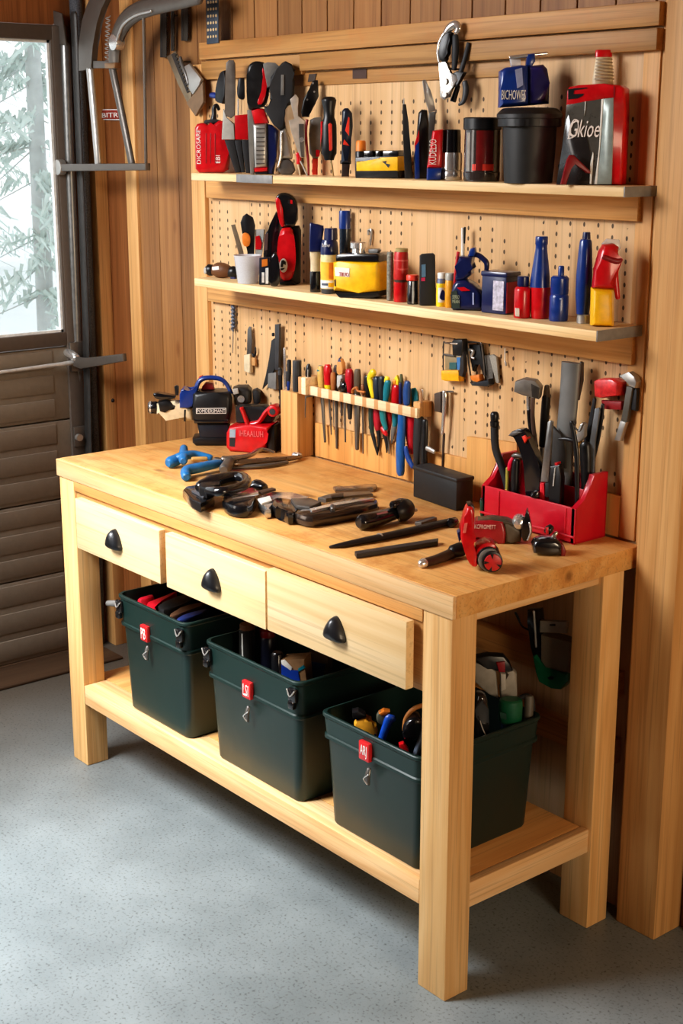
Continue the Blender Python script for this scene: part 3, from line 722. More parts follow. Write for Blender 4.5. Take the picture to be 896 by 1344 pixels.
t = up('bucket', 'black plastic bucket with a domed lid', 'bucket', C3, 193, 692, -0.082)
t.lathe('tub', pm(34, 33, 32, 0.5), 193, [(436, 122), (520, 120), (640, 114), (692, 110)], seg=32)
t.lathe('lid', pm(30, 29, 29, 0.45), 193, [(348, 108), (352, 124), (366, 140), (378, 149), (396, 149), (398, 143), (433, 143), (436, 138)], seg=32)
for i in range(9): t.arc('lid_tab', BLK, 193, 144.5, 402, 432, a0=-80+i*18, a1=-70+i*18)
# the blue bag stands on the lid
q = t.P(193, 350)
t2 = Thing('blue_bottle', 'blue wrapped bottle with a silver bar cap lying across on the bucket lid', 'bottle', C3, 165, 361, y=-0.082, z=S1+0.0006+q[1]+0.002)
t2.prism('body', BLUE, [(52, 195), (75, 180), (150, 168), (180, 172), (182, 352), (48, 362), (52, 280)], 0.05, bev=0.01, seg=3)
t2.prism('side', pm(38, 34, 96, 0.3, coat=0.4), [(180, 172), (250, 164), (270, 185), (278, 250), (277, 344), (182, 352)], 0.05, y=0.003, bev=0.012, seg=3)
t2.prism('neck', CLEARP, [(100, 138), (150, 140), (150, 172), (105, 172)], 0.02, bev=0.004)
t2.prism('cap', BLUE, [(180, 116), (214, 112), (216, 150), (200, 172), (172, 170)], 0.022, bev=0.005)
t2.sweep('bar', CHROME, [(102, 131, 8), (185, 122, 9), (270, 113, 8)], y=-0.004, res=1)
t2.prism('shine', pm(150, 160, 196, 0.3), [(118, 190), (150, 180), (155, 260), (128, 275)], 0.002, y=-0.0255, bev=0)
t2.text('lettering', WHITE, 'BICHOWES', 56, 282, 168, 326, -0.0258)

t = up('oil_can', 'flat red and grey can with white script and a red top band', 'can', C18, 440, 1245, -0.070, rz=0.45)
t.prism('body', RED, [(168, 150), (178, 100), (300, 80), (600, 62), (780, 78), (828, 115), (826, 400), (795, 1245), (38, 1245), (112, 800), (150, 420)], 0.05, bev=0.006, seg=3)
t.prism('front_panel', pm(106, 104, 98, 0.28, metal=0.5), [(162, 312), (400, 270), (590, 240), (712, 226), (705, 700), (690, 1240), (44, 1240), (112, 810), (150, 440)], 0.003, y=-0.026, bev=0.001)
t.prism('dark_panel', pm(44, 42, 42, 0.25, coat=0.4), [(160, 480), (190, 420), (250, 700), (400, 680), (470, 1000), (430, 1240), (46, 1240), (112, 810)], 0.002, y=-0.0282, bev=0.0005)
t.prism('pale_panel', pm(140, 148, 142, 0.35, metal=0.2), [(598, 240), (714, 226), (706, 700), (690, 1238), (520, 1238), (560, 820), (585, 500)], 0.002, y=-0.0282, bev=0.0005)
t.prism('streak', WHITE, [(572, 244), (596, 240), (575, 560), (520, 1238), (490, 1238), (545, 800)], 0.002, y=-0.0284, bev=0.0004)
t.prism('streak', WHITE, [(440, 1000), (470, 860), (480, 880), (455, 1238), (435, 1238)], 0.002, y=-0.0284, bev=0.0004)
t.prism('streak', LGREY, [(378, 272), (392, 270), (386, 360), (372, 440)], 0.002, y=-0.0284, bev=0.0004)
t.text('lettering', pm(226, 214, 206, 0.4), 'Gkioe', 200, 480, 560, 690, -0.0294, shear=0.35)
t.sweep('script_swash', pm(226, 214, 206, 0.4), [(190, 700, 6), (210, 560, 5), (260, 480, 5), (300, 520, 5), (290, 640, 5), (240, 690, 5), (180, 705, 4)], y=-0.0292, flat=0.2, seg=6)
t.prism('mark', BLK, [(180, 128), (250, 118), (400, 108), (410, 118), (250, 140), (240, 185), (365, 180), (350, 205), (290, 235), (180, 248)], 0.0016, y=-0.0254, bev=0)
t.prism('rim', DRED, [(712, 88), (725, 88), (722, 225), (712, 225)], 0.002, y=-0.0255, bev=0)
t = up('squeeze_clamp', 'dark red hooked clamp standing in front of the flat red can', 'clamp', C18, 110, 1245, -0.136)
t.prism('body', DRED, [(45, 1240), (120, 950), (152, 892), (200, 890), (400, 1085), (392, 1112), (345, 1105), (210, 968), (175, 1050), (115, 1240)], 0.012, bev=0.003)
t = up('brush_bottle', 'bristly beige bottle with a red cap showing above the flat red can', 'bottle', C3, 533, 694, -0.022)
t.lathe('body', CREAM, 533, [(112, 36), (150, 40), (200, 46), (232, 48), (694, 48)], flat=0.5)
t.lathe('cap', RED, 533, [(78, 35), (82, 38), (111, 38)], flat=0.5)
for i in range(7): t.arc('bristle_line', pm(150, 132, 106, 0.6), 533, 40+i*1.2, 120+i*15, 126+i*15, a0=-70, a1=70)

# things hung above the upper shelf
t = hung('locking_pliers', 'chrome and black locking pliers hung on the upper rails', 'pliers', C2, 600, 480, -0.045, rz=0.35)
t.prism('jaw_plate', CHROME, [(540, 265), (585, 258), (600, 330), (640, 330), (650, 370), (612, 400), (600, 460), (570, 475), (548, 460)], 0.012, bev=0.003)
t.prism('handle', BLK, [(548, 262), (536, 210), (545, 150), (575, 100), (600, 90), (622, 100), (590, 150), (580, 200), (590, 262)], 0.018, bev=0.005, sm=1)
t.sweep('handle_end', CHROME, [(560, 118, 8), (590, 78, 20), (625, 52, 22), (645, 70, 18), (635, 95, 14)], flat=0.7)
t.sweep('trim_edge', CHROME, [(545, 262, 8), (537, 210, 8), (545, 155, 8), (570, 105, 8)], flat=0.8, y=-0.006)
t.sweep('lever', BLKM, [(628, 120, 18), (630, 200, 20), (622, 300, 14)], flat=0.7)
t.sweep('lever', BLKM, [(702, 160, 12), (680, 250, 13), (655, 330, 14)], flat=0.7)
t.prism('joint', BLK, [(610, 330), (640, 312), (688, 320), (660, 362), (630, 400), (600, 480), (625, 488), (650, 400)], 0.014, y=0.002, bev=0.003)
t.sweep('release', DGREY, [(682, 378, 16), (688, 420, 17), (675, 480, 13), (650, 500, 7)], flat=0.6)
t.disc('pivot', STEEL, 578, 372, 16, 0.006, y=-0.008)
t.disc('pivot', STEEL, 578, 446, 12, 0.006, y=-0.008)
t.peg(575, 300)
bd = hung('dark_hole_plate', 'small dark plate standing for a square hole in the batten below the second rail', 'plate', C2, 93, 330, -0.0075)  # flat dark plates show the dark of recesses; nothing is cut
bd.prism('plate', pm(70, 44, 32, 0.6), [(55, 302), (132, 300), (132, 354), (55, 356)], 0.002, bev=0)
bd = hung('dark_hole_plate', 'dark slanted plate standing for a hole in the batten just above the folding knife', 'plate', C1B, 318, 180, -0.0075)
bd.prism('plate', pm(64, 50, 40, 0.6), [(292, 142), (368, 136), (350, 215), (276, 225)], 0.002, bev=0)

# ================================================================== LOWER WALL SHELF
t = lo('torch', 'small black hand torch lying at the end of the lower wall shelf', 'torch', C4, 170, 722, -0.1, rz=0.5)
t.sweep('head', BLK, [(62, 664, 30), (85, 660, 46), (112, 662, 44), (125, 665, 34)], cap='flat', res=1, y=0.0)
t.sweep('body', BROWN, [(122, 665, 40), (150, 662, 58), (200, 664, 60), (235, 672, 48), (255, 678, 36)], y=0.0, res=2)
t.prism('label', WHITE, [(135, 632), (185, 626), (190, 652), (138, 658)], 0.002, y=-0.0205, bev=0)
t.sweep('tail', BLK, [(250, 680, 40), (275, 676, 48), (292, 682, 44)], res=2)
t.prism('lens', LGREY, [(58, 640), (78, 635), (90, 664), (78, 690), (60, 686)], 0.03, bev=0.003, sm=1)
t.prism('clip', NAVY, [(258, 690), (302, 690), (302, 745), (262, 740)], 0.02, bev=0.003)
t = lo('plastic_cup', 'translucent white plastic cup holding odd tools', 'cup', C4, 390, 765, -0.075)
R1, R2 = 108, 80
x0 = t.P(390, 765)[0]
zz = lambda y: t.P(390, y)[1]
link_mesh('cup_wall', lathe_bm([(zz(765)+0.002, R2*t.k*0.95), (zz(765), R2*t.k), (zz(560), R1*t.k*0.98), (zz(548), R1*t.k*1.02), (zz(545), R1*t.k), (zz(550), R1*t.k*0.95), (zz(760), R2*t.k*0.93)], x0, 0, 28), CLEARP, t.e)
CUPZ = S2+0.004
def incup(name, label, cat, bx_, y): return Thing(name, label, cat, C4, bx_, 755, y=y, z=CUPZ, rz=FACE)
t = incup('stir_stick', 'grey wooden stick leaning out of the plastic cup', 'stick', 345, -0.085)
t.prism('stick', pm(112, 98, 78, 0.6), [(258, 335), (290, 330), (355, 545), (380, 752), (340, 752), (318, 545), (290, 450)], 0.005, bev=0.001)
t = incup('brush', 'black brush with a brown bristle face standing in the plastic cup', 'brush', 400, -0.062)
t.prism('head', BLK, [(332, 320), (350, 270), (380, 248), (430, 280), (448, 345), (440, 545), (430, 752), (385, 752), (395, 540), (345, 400)], 0.012, bev=0.003)
t.prism('bristle_face', ORA, [(345, 410), (370, 395), (405, 410), (415, 460), (400, 510), (350, 500)], 0.008, y=-0.008, bev=0.002, sm=1)
t = incup('sanding_block', 'silver and red sanding block standing at the back of the plastic cup', 'block', 450, -0.045)
t.prism('block', LGREY, [(448, 375), (525, 372), (505, 545), (470, 752), (430, 752), (448, 545)], 0.016, bev=0.003)
t.prism('red_face', RED, [(450, 430), (480, 420), (500, 480), (492, 530), (452, 530)], 0.003, y=-0.009, bev=0)
t = lo('film_box', 'small black box with orange and white patches beside the plastic cup', 'box', C4, 520, 770, -0.115)
t.prism('body', pm(30, 36, 50, 0.35), [(480, 560), (560, 555), (562, 768), (478, 768)], 0.02, bev=0.002)
t.prism('orange_patch', ORA, [(500, 572), (545, 566), (545, 620), (500, 630)], 0.001, y=-0.0106, bev=0)
t.prism('white_patch', WHITE, [(500, 672), (520, 672), (520, 752), (500, 752)], 0.001, y=-0.0106, bev=0)
t.prism('white_patch', WHITE, [(528, 640), (552, 636), (552, 762), (530, 762)], 0.001, y=-0.0106, bev=0)
t = lo('pouch', 'glossy black pouch slumped in front of the large red tool', 'pouch', C4, 592, 780, -0.122, keep=True)
t.prism('body', BLKG, [(548, 778), (552, 620), (572, 545), (600, 510), (622, 520), (640, 640), (645, 778)], 0.016, bev=0.005, sm=1, seg=3)
t = lo('bottle', 'black shiny bottle with a rounded shoulder behind the black pouch', 'bottle', C4, 575, 775, -0.035)
t.prism('body', BLKG, [(515, 560), (520, 440), (535, 395), (575, 350), (600, 260), (612, 232), (632, 250), (652, 320), (640, 400), (622, 560), (622, 775), (515, 775)], 0.036, bev=0.012, seg=3)
t.prism('label', pm(96, 74, 70, 0.4), [(525, 410), (552, 400), (545, 530), (522, 535)], 0.002, y=-0.0185, bev=0)
t = lo('glue_gun', 'large glossy red and black handheld tool with a round white badge', 'power tool', C4, 705, 782, -0.060, keep=True)
t.prism('rear_shell', BLK, [(650, 330), (790, 325), (806, 360), (802, 770), (780, 782), (690, 782), (660, 600)], 0.04, y=0.008, bev=0.006, seg=3)
t.prism('body', RED, [(650, 345), (690, 330), (740, 335), (758, 420), (768, 520), (765, 640), (735, 752), (655, 752), (632, 640), (620, 520), (630, 420)], 0.06, bev=0.02, sm=1, seg=4)
t.prism('head', BLKG, [(608, 100), (640, 66), (700, 64), (755, 95), (782, 150), (783, 318), (690, 326), (672, 300), (655, 150), (618, 118)], 0.05, bev=0.012, sm=1, seg=3)
t.prism('red_flank', RED, [(608, 98), (640, 100), (662, 150), (685, 320), (650, 335), (625, 230), (612, 160)], 0.046, y=-0.004, bev=0.008, sm=1)
t.disc('badge', WHITE, 672, 628, 54, 0.004, y=-0.030, flat=0.58, bev=0.001)
t.prism('badge_mark', BLK, [(655, 590), (672, 585), (690, 600), (690, 625), (672, 615), (668, 640), (650, 640)], 0.001, y=-0.0328, bev=0)
t.prism('badge_mark', BLK, [(648, 650), (685, 646), (670, 662), (652, 668)], 0.001, y=-0.0328, bev=0)
t.prism('badge_mark', BLK, [(705, 118), (722, 118), (722, 146), (705, 144)], 0.001, y=-0.0256, bev=0)
t.prism('badge_mark', RED, [(725, 118), (742, 122), (742, 150), (725, 148)], 0.001, y=-0.0256, bev=0)
t.prism('base', BLK, [(640, 752), (742, 752), (770, 782), (640, 780)], 0.05, bev=0.005)

t = lo('squeeze_bottle', 'bottle with a broad blue crimped top, cream band and black foot', 'bottle', C5, 122, 604, -0.07)
t.prism('blue_top', NAVY, [(86, 132), (95, 124), (182, 148), (185, 170), (160, 328), (84, 326)], 0.03, bev=0.008, seg=3)
t.lathe('cream_band', CREAM, 124, [(326, 38), (372, 36), (376, 33), (462, 33)], flat=0.8)
t.lathe('foot', BLKG, 124, [(462, 35), (470, 37), (600, 37), (604, 35)], flat=0.8)
t = lo('spray_can', 'spray can with a blue cap and yellow and white label', 'can', C5, 224, 613, -0.1)
t.lathe('body', pm(222, 206, 150, 0.35), 224, [(345, 60), (352, 62), (575, 62), (580, 60)])
t.arc('yellow_label', pm(238, 188, 60, 0.4), 224, 63, 395, 520, a0=-88, a1=88)
t.arc('white_label', WHITE, 224, 63.2, 520, 574, a0=-88, a1=88)
t.arc('label_print', ORA, 224, 63.6, 400, 510, a0=-5, a1=22)
t.arc('label_print', pm(90, 96, 110, 0.4), 224, 63.6, 540, 556, a0=-60, a1=-10)
t.arc('label_print', YEL, 224, 63.8, 536, 566, a0=-8, a1=50)
t.lathe('shoulder', NAVY, 222, [(244, 48), (262, 56), (300, 62), (345, 62)])
t.lathe('cap', NAVY, 232, [(164, 40), (170, 45), (243, 46)])
t.lathe('base_ring', DGREY, 224, [(580, 60), (612, 58)])
t.text('lettering', WHITE, 'Briller', 172, 264, 228, 288, -0.0305)
t = lo('bottle', 'tall thin dark blue bottle standing behind the yellow tin', 'bottle', C5, 330, 620, -0.022)
t.lathe('body', pm(24, 36, 50, 0.25, coat=0.5), 330, [(205, 38), (330, 38), (620, 38)], flat=0.6)
t.lathe('cap', BLUE, 328, [(80, 36), (86, 39), (204, 39)], flat=0.6)
t = lo('tin', 'square yellow tin with black lid and base and a silver screw cap', 'tin', C5, 452, 638, -0.082, rz=0.45)
t.prism('body', YEL, [(290, 392), (330, 386), (600, 392), (606, 420), (600, 592), (470, 602), (292, 590)], 0.085, bev=0.014, seg=3)
t.prism('lid', BLKG, [(308, 345), (340, 334), (590, 332), (608, 350), (606, 392), (308, 388)], 0.08, bev=0.006)
t.prism('base', BLK, [(294, 592), (470, 602), (606, 592), (612, 625), (560, 638), (330, 634)], 0.08, bev=0.005)
t.lathe('screw_cap', CHROME, 434, [(258, 50), (264, 58), (300, 58), (303, 46), (334, 48)], y=-0.008)
t.prism('lid_lever', GREY, [(500, 308), (560, 306), (575, 318), (560, 334), (500, 334)], 0.02, bev=0.003)
t.prism('label', WHITE, [(308, 424), (410, 432), (410, 492), (312, 484)], 0.001, y=-0.0432, bev=0)
t.text('lettering', pm(176, 50, 30, 0.5), 'TRUO', 340, 462, 406, 486, -0.0442)
t.prism('mark', pm(90, 60, 20, 0.5), [(305, 510), (315, 508), (317, 555), (307, 555)], 0.001, y=-0.0432, bev=0)
t = hung('hex_key', 'little silver hex key hung on the pegboard above the yellow tin', 'key', C5, 505, 270, -0.006)
t.sweep('key', STEEL, [(492, 200, 7), (492, 172, 8), (510, 166, 9), (512, 200, 8), (506, 270, 6)], res=3, seg=8)
t.peg(496, 172)
t = lo('tube', 'thin mottled grey tube standing left of the red striped can', 'tube', C5, 643, 664, -0.095)
t.lathe('body', pm(134, 132, 120, 0.5, var=0.4, scale=200), 643, [(330, 18), (336, 23), (660, 23), (664, 21)])
t = lo('can', 'slim red can with a beige lid and a dark band round its waist', 'can', C5, 714, 672, -0.085)
t.lathe('upper_body', pm(186, 36, 34, 0.35), 718, [(328, 44), (340, 48), (500, 52), (518, 50)])
t.lathe('band', pm(74, 50, 40, 0.4), 716, [(518, 46), (536, 46)])
t.lathe('lower_body', RED, 712, [(536, 46), (668, 45), (672, 43)])
t.lathe('lid', pm(168, 150, 100, 0.45), 722, [(304, 40), (308, 44), (327, 44)])
for y_ in (380, 440): t.arc('stripe', pm(214, 92, 86, 0.4), 718, 51, y_, y_+12, a0=-85, a1=85)
t = lo('glue_bottle', 'little black bottle with a flat red cap beside the slim red can', 'bottle', C5, 800, 688, -0.108)
t.lathe('body', BLKG, 800, [(526, 36), (532, 40), (680, 40), (688, 38)])
t.lathe('cap', ORED, 797, [(488, 40), (492, 43), (525, 43)])
t.arc('label', LGREY, 800, 41, 530, 682, a0=-12, a1=8)
t = lo('marker_case', 'flat-topped black case with small blue and pink labels', 'case', C7, 58, 342, -0.075)
t.prism('body', BLKM, [(30, 162), (38, 155), (80, 152), (85, 158), (88, 340), (28, 340)], 0.03, bev=0.004)
t.prism('blue_label', pm(90, 130, 160, 0.4), [(35, 192), (50, 190), (50, 236), (35, 238)], 0.001, y=-0.0155, bev=0)
t.prism('pink_label', pm(196, 40, 90, 0.4), [(34, 240), (48, 239), (48, 252), (34, 252)], 0.001, y=-0.0155, bev=0)
t = lo('spray_can', 'short yellow can with a white cap and a blue drop on its label', 'can', C6, 122, 664, -0.095)
t.lathe('body', LYEL, 122, [(470, 40), (476, 42), (655, 42), (664, 40)])
t.lathe('collar', pm(112, 122, 150, 0.35), 124, [(430, 34), (470, 40)])
t.lathe('cap', WHITE, 124, [(382, 30), (388, 34), (429, 34)])
t.arc('label', WHITE, 122, 42.6, 505, 628, a0=-45, a1=50)
t.prism('drop', NAVY, [(126, 515), (150, 540), (155, 610), (108, 605), (104, 570)], 0.003, y=-t.kr*42.6, bev=0, sm=1)
t = lo('spray_can', 'yellow can with a clear grey cap standing behind the white-capped can', 'can', C6, 196, 672, -0.06)
t.lathe('body', pm(228, 160, 40, 0.35), 196, [(446, 38), (455, 42), (666, 42), (672, 40)])
t.lathe('cap', pm(176, 172, 160, 0.3), 196, [(384, 36), (390, 40), (445, 40)])
t = lo('pencil', 'thick red pencil leaning in front of the blue spray jug', 'pencil', C6, 222, 678, -0.112)
t.sweep('pencil', RED, [(262, 208, 15), (240, 400, 14), (220, 672, 10)], res=1)
t = lo('paint_brush', 'white-handled slim brush with black bristles behind the blue spray jug', 'brush', C6, 303, 690, -0.022)
t.sweep('handle', WHITE, [(300, 690, 8), (302, 400, 12), (302, 225, 16), (298, 60, 11)], res=1, flat=0.6)
t.prism('bristle', BLK, [(310, 45), (326, 48), (320, 190), (306, 180)], 0.006, y=-0.002, bev=0.001)
t = lo('spray_jug', 'dark blue jug with a big looped handle and a red flash label', 'jug', C6, 345, 690, -0.08, rz=0.6)
t.prism('body', NAVY, [(218, 560), (232, 480), (265, 442), (330, 435), (400, 470), (450, 515), (476, 560), (482, 660), (470, 690), (228, 688), (216, 640)], 0.055, bev=0.014, seg=3)
t.prism('neck', NAVY, [(250, 410), (275, 330), (284, 242), (395, 248), (385, 300), (370, 340), (388, 385), (330, 436), (250, 444)], 0.045, bev=0.012, seg=3)
t.sweep('loop_handle', NAVY, [(360, 242, 20), (420, 232, 22), (470, 265, 23), (502, 305, 22), (496, 380, 18), (480, 470, 13), (470, 560, 12)], flat=1.0)
t.prism('nozzle', BLUE, [(358, 200), (372, 178), (408, 168), (416, 215), (400, 245), (355, 245)], 0.022, bev=0.004)
t.prism('label', pm(54, 66, 60, 0.4), [(226, 530), (270, 520), (300, 670), (228, 670)], 0.002, y=-0.0285, bev=0)
t.prism('red_flash', RED, [(274, 498), (330, 492), (386, 522), (310, 528)], 0.002, y=-0.0285, bev=0)
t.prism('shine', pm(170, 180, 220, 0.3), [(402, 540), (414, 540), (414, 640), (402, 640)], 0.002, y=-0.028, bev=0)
t.text('lettering', pm(170, 176, 150, 0.4), 'SERBO', 236, 560, 294, 590, -0.0296)
t.text('lettering', pm(170, 176, 150, 0.4), 'MEAN', 236, 600, 294, 626, -0.0296)

# box aligned with the shelf
t = lo('carton', 'blue carton with a crimson side and smeared white front', 'carton', C6, 570, 712, -0.108, rz=0.12)
k = 0.0019
bm = bbox(bmesh.new(), -0.040, 0.030, 0.0, 0.05, 0.0, 0.090, 0.003); link_mesh('body', bm, NAVY, t.e)
link_mesh('red_side', bbox(bmesh.new(), 0.0295, 0.031, 0.002, 0.048, 0.003, 0.072, 0), pm(168, 16, 44, 0.35), t.e)
link_mesh('lid', bbox(bmesh.new(), -0.042, 0.032, -0.002, 0.052, 0.082, 0.094, 0.003), pm(26, 34, 80, 0.3, coat=0.5), t.e)
link_mesh('white_smear', bbox(bmesh.new(), -0.006, 0.024, -0.0012, 0.001, 0.008, 0.074, 0), pm(190, 186, 200, 0.5, var=0.35, scale=120), t.e)
t = lo('bottle', 'squat red bottle with a dark blue cap, right of the blue carton', 'bottle', C6, 808, 746, -0.108)
t.lathe('body', RED, 806, [(486, 50), (500, 66), (520, 70), (735, 70), (746, 66)])
t.lathe('cap', NAVY, 810, [(398, 44), (404, 49), (470, 49), (484, 46)])
t.prism('barcode', WHITE, [(737, 660), (766, 662), (766, 728), (737, 726)], 0.02, y=-0.012, bev=0)
t = lo('bottle', 'tall bottle with a long blue neck and red lower half', 'bottle', C7, 477, 390, -0.07)
t.lathe('neck', BLUE, 478, [(90, 21), (94, 23), (118, 23), (122, 21), (140, 22), (200, 30), (240, 35), (276, 37)])
t.lathe('body', RED, 475, [(276, 37), (384, 33), (390, 31)])
t = lo('bottle', 'short blue bottle with a thin nozzle and ridged sides', 'bottle', C7, 545, 398, -0.085)
t.lathe('body', BLUE, 545, [(234, 26), (242, 33), (298, 33), (302, 31), (308, 34), (312, 35), (390, 35), (398, 33)])
t.lathe('nozzle', BLUE, 550, [(197, 8), (202, 11), (233, 11)])
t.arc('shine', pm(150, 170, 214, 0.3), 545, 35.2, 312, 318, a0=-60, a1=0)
t = lo('bottle', 'tallest slender dark blue bottle with a silver foot', 'bottle', C7, 635, 405, -0.075)
t.lathe('body', BLUE, 640, [(98, 18), (106, 22), (140, 25), (230, 30), (300, 29), (372, 23)])
t.lathe('foot', STEEL, 633, [(372, 22), (376, 26), (405, 26)])
t.lathe('cap', NAVY, 643, [(72, 13), (76, 14), (97, 15)])
t = lo('sealant_gun', 'red trigger gun on a yellow cartridge at the near end of the shelf', 'caulking gun', C7, 698, 415, -0.085)
t.prism('cartridge', YEL, [(660, 274), (738, 278), (738, 415), (657, 412)], 0.045, bev=0.014, seg=3)
t.prism('head', RED, [(663, 274), (672, 210), (688, 140), (702, 116), (740, 112), (758, 124), (748, 165), (742, 278)], 0.042, bev=0.014, seg=3)
t.sweep('trigger', RED, [(735, 158, 14), (746, 190, 13), (748, 240, 12), (757, 312, 9)], flat=0.9)
t.sweep('nozzle', DRED, [(700, 160, 10), (745, 175, 12), (762, 170, 9)], y=-0.018)
t.prism('wrap', CLEARP, [(700, 116), (720, 96), (765, 100), (772, 130), (755, 150)], 0.012, y=0.01, bev=0.003)
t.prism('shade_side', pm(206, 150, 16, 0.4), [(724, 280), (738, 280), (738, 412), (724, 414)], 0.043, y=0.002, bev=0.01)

# ================================================================== HUNG ON THE LOWER PEGBOARD
t = hung('drill_bit', 'thin grey twisted drill bit hanging high at the far end of the pegboard', 'drill bit', C19, 472, 130, -0.010)
t.sweep('flute', pm(110, 116, 130, 0.4, metal=0.5), [(470, 2, 8)]+[(470+(5 if i % 2 else -5), 8+i*9, 8.5) for i in range(13)]+[(470, 128, 5)], res=2, seg=8)
t.sweep('tip', GREY, [(470, 130, 3), (468, 235, 2)], res=1, seg=6)
t = hung('putty_knife', 'small putty knife with a white handle hung on the pegboard', 'knife', C19, 545, 330, -0.012)
t.prism('blade', DSTEEL, [(542, 120), (550, 106), (558, 108), (563, 180), (558, 245), (538, 245)], 0.003, bev=0.0008)
t.prism('handle', CREAM, [(530, 245), (560, 240), (560, 335), (530, 325)], 0.014, bev=0.004)
t = hung('hook', 'small black hook with a tan tab beside the putty knife', 'hook', C19, 574, 300, -0.010)
t.sweep('hook', BLK, [(566, 240, 5), (572, 252, 6), (579, 235, 5), (579, 210, 4)], seg=8)
t.prism('tab', TAN, [(564, 258), (581, 262), (581, 300), (563, 296)], 0.008, bev=0.002)
t = hung('bevel_gauge', 'black triangular gauge with a tall steel bar hung on the pegboard', 'gauge', C19, 680, 415, -0.012)
t.prism('bar', DGREY, [(684, 95), (706, 92), (704, 240), (702, 320), (684, 318)], 0.008, y=-0.004, bev=0.002)
t.prism('blade', BLKM, [(660, 175), (672, 165), (683, 180), (685, 290), (650, 372), (615, 412), (632, 350), (648, 270)], 0.005, bev=0.001)
t.prism('block', GREY, [(652, 335), (692, 328), (690, 415), (648, 405)], 0.014, y=-0.002, bev=0.003)
t.sweep('peg', BLKM, [(666, 150, 7), (666, 142, 7)], res=1)

# wooden tool block at the end of the rack
blk = Thing('tool_block', 'upright wooden block on the bench end holding files and chisels', 'block', FULL, 385, 592, y=-0.045, z=0.9005, rz=0)
def lb(part, mat, x0, x1, y0, y1, z0, z1, par=None, bev=0.002):
    l = blk.loc
    return link_mesh(part, bbox(bmesh.new(), x0-l.x, x1-l.x, y0-l.y, y1-l.y, z0-l.z, z1-l.z, bev), mat, par or blk.e)
lb('block', STRIP, 0.352, 0.428, -0.064, -0.008, 0.9005, 1.083)
lb('side_strip', PLY, 0.320, 0.351, -0.014, -0.002, 0.9005, 1.052)
lb('ledge', RACKW, 0.43, 0.463, -0.062, -0.004, 1.083, 1.13)
BZ = 1.0835
def inblock(name, label, cat, bx_, y, z=BZ): return Thing(name, label, cat, C9, bx_, 470, y=y, z=z, rz=0.5)
def standing_at(name, label, cat, bx_, by_, y, rz=0.5): return Thing(name, label, cat, C9, bx_, by_, y=y, rz=rz)
t = standing_at('file', 'black-handled file with a grey collar standing left of the wooden tool block', 'file', 58, 610, -0.042)
t.sweep('handle', BLK, [(56, 610, 18), (58, 520, 17), (52, 400, 15), (48, 300, 20), (48, 250, 18)], flat=0.9, res=3)
t.sweep('collar', DGREY, [(48, 300, 22), (48, 262, 21)], res=1, cap='flat')
t = standing_at('scraper', 'long silver scraper blade standing upright on the wooden tool block side strip', 'scraper', 88, 605, -0.045)
t.prism('blade', CHROME, [(78, 78), (86, 70), (96, 82), (99, 270), (94, 600), (80, 600), (80, 270)], 0.005, bev=0.001)
t.prism('handle', pm(56, 52, 50, 0.4), [(98, 270), (130, 280), (125, 400), (102, 398)], 0.012, bev=0.003)
t = inblock('marker', 'stubby dark pen with a bright blue tip in the wooden tool block', 'pen', 122, -0.05)
t.sweep('body', BLKM, [(124, 225, 17), (124, 330, 17), (122, 400, 14)], res=1)
t.sweep('tip', BLUE, [(122, 400, 16), (118, 468, 12)], res=1)
t = inblock('socket_tube', 'grey ribbed tube standing in the wooden tool block', 'tube', 188, -0.045)
t.lathe('tube', DGREY, 190, [(210, 35), (214, 37), (462, 37), (470, 35)])
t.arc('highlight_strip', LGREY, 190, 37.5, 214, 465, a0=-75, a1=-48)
for i in range(4): t.arc('rib', BLKM, 190, 38.2, 216, 460, a0=-30+i*26, a1=-24+i*26)
t = Thing('chisel', 'dark-headed chisel resting in the pale ledge of the tool block', 'chisel', C9, 284, 345, y=-0.04, rz=0.5)
t.sweep('handle', BLK, [(284, 350, 20), (286, 290, 27), (286, 240, 24), (288, 215, 12)], res=2)
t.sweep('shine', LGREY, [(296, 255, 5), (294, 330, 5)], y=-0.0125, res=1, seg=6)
t = standing_at('nail_punch', 'thin dark punch hanging below the pale ledge of the tool block', 'punch', 258, 660, -0.068, rz=0)
t.sweep('punch', DSTEEL, [(262, 480, 6), (258, 658, 4)], res=1, seg=8)
t.peg(262, 485)

# the rack
rk = Thing('tool_rack', 'striped laminated wooden rack strip fixed across the pegboard', 'tool rack', FULL, 480, 530, y=-0.001, rz=0)
def rb(part, mat, x0, x1, y0, y1, z0, z1, bev=0.0015):
    l = rk.loc
    return link_mesh(part, bbox(bmesh.new(), x0-l.x, x1-l.x, y0-l.y, y1-l.y, z0-l.z, z1-l.z, bev), mat, rk.e)
rb('front_strip', RACKW, 0.465, 0.905, -0.052, -0.043, 1.083, 1.108)
rb('end_block', STRIP, 0.880, 0.905, -0.0428, -0.001, 1.083, 1.122)
rb('end_block', STRIP, 0.465, 0.478, -0.0428, -0.001, 1.083, 1.108)
RY = -0.0235
def inrack(name, label, cat, c, bx_, by_, dy=0.0): return Thing(name, label, cat, c, bx_, by_, y=RY+dy, rz=0.0)
G = 'hand tools in the laminated rack'
RK = 1.3
def thick(P): return [(q[0], q[1], q[2]*RK)+tuple(q[3:]) for q in P]
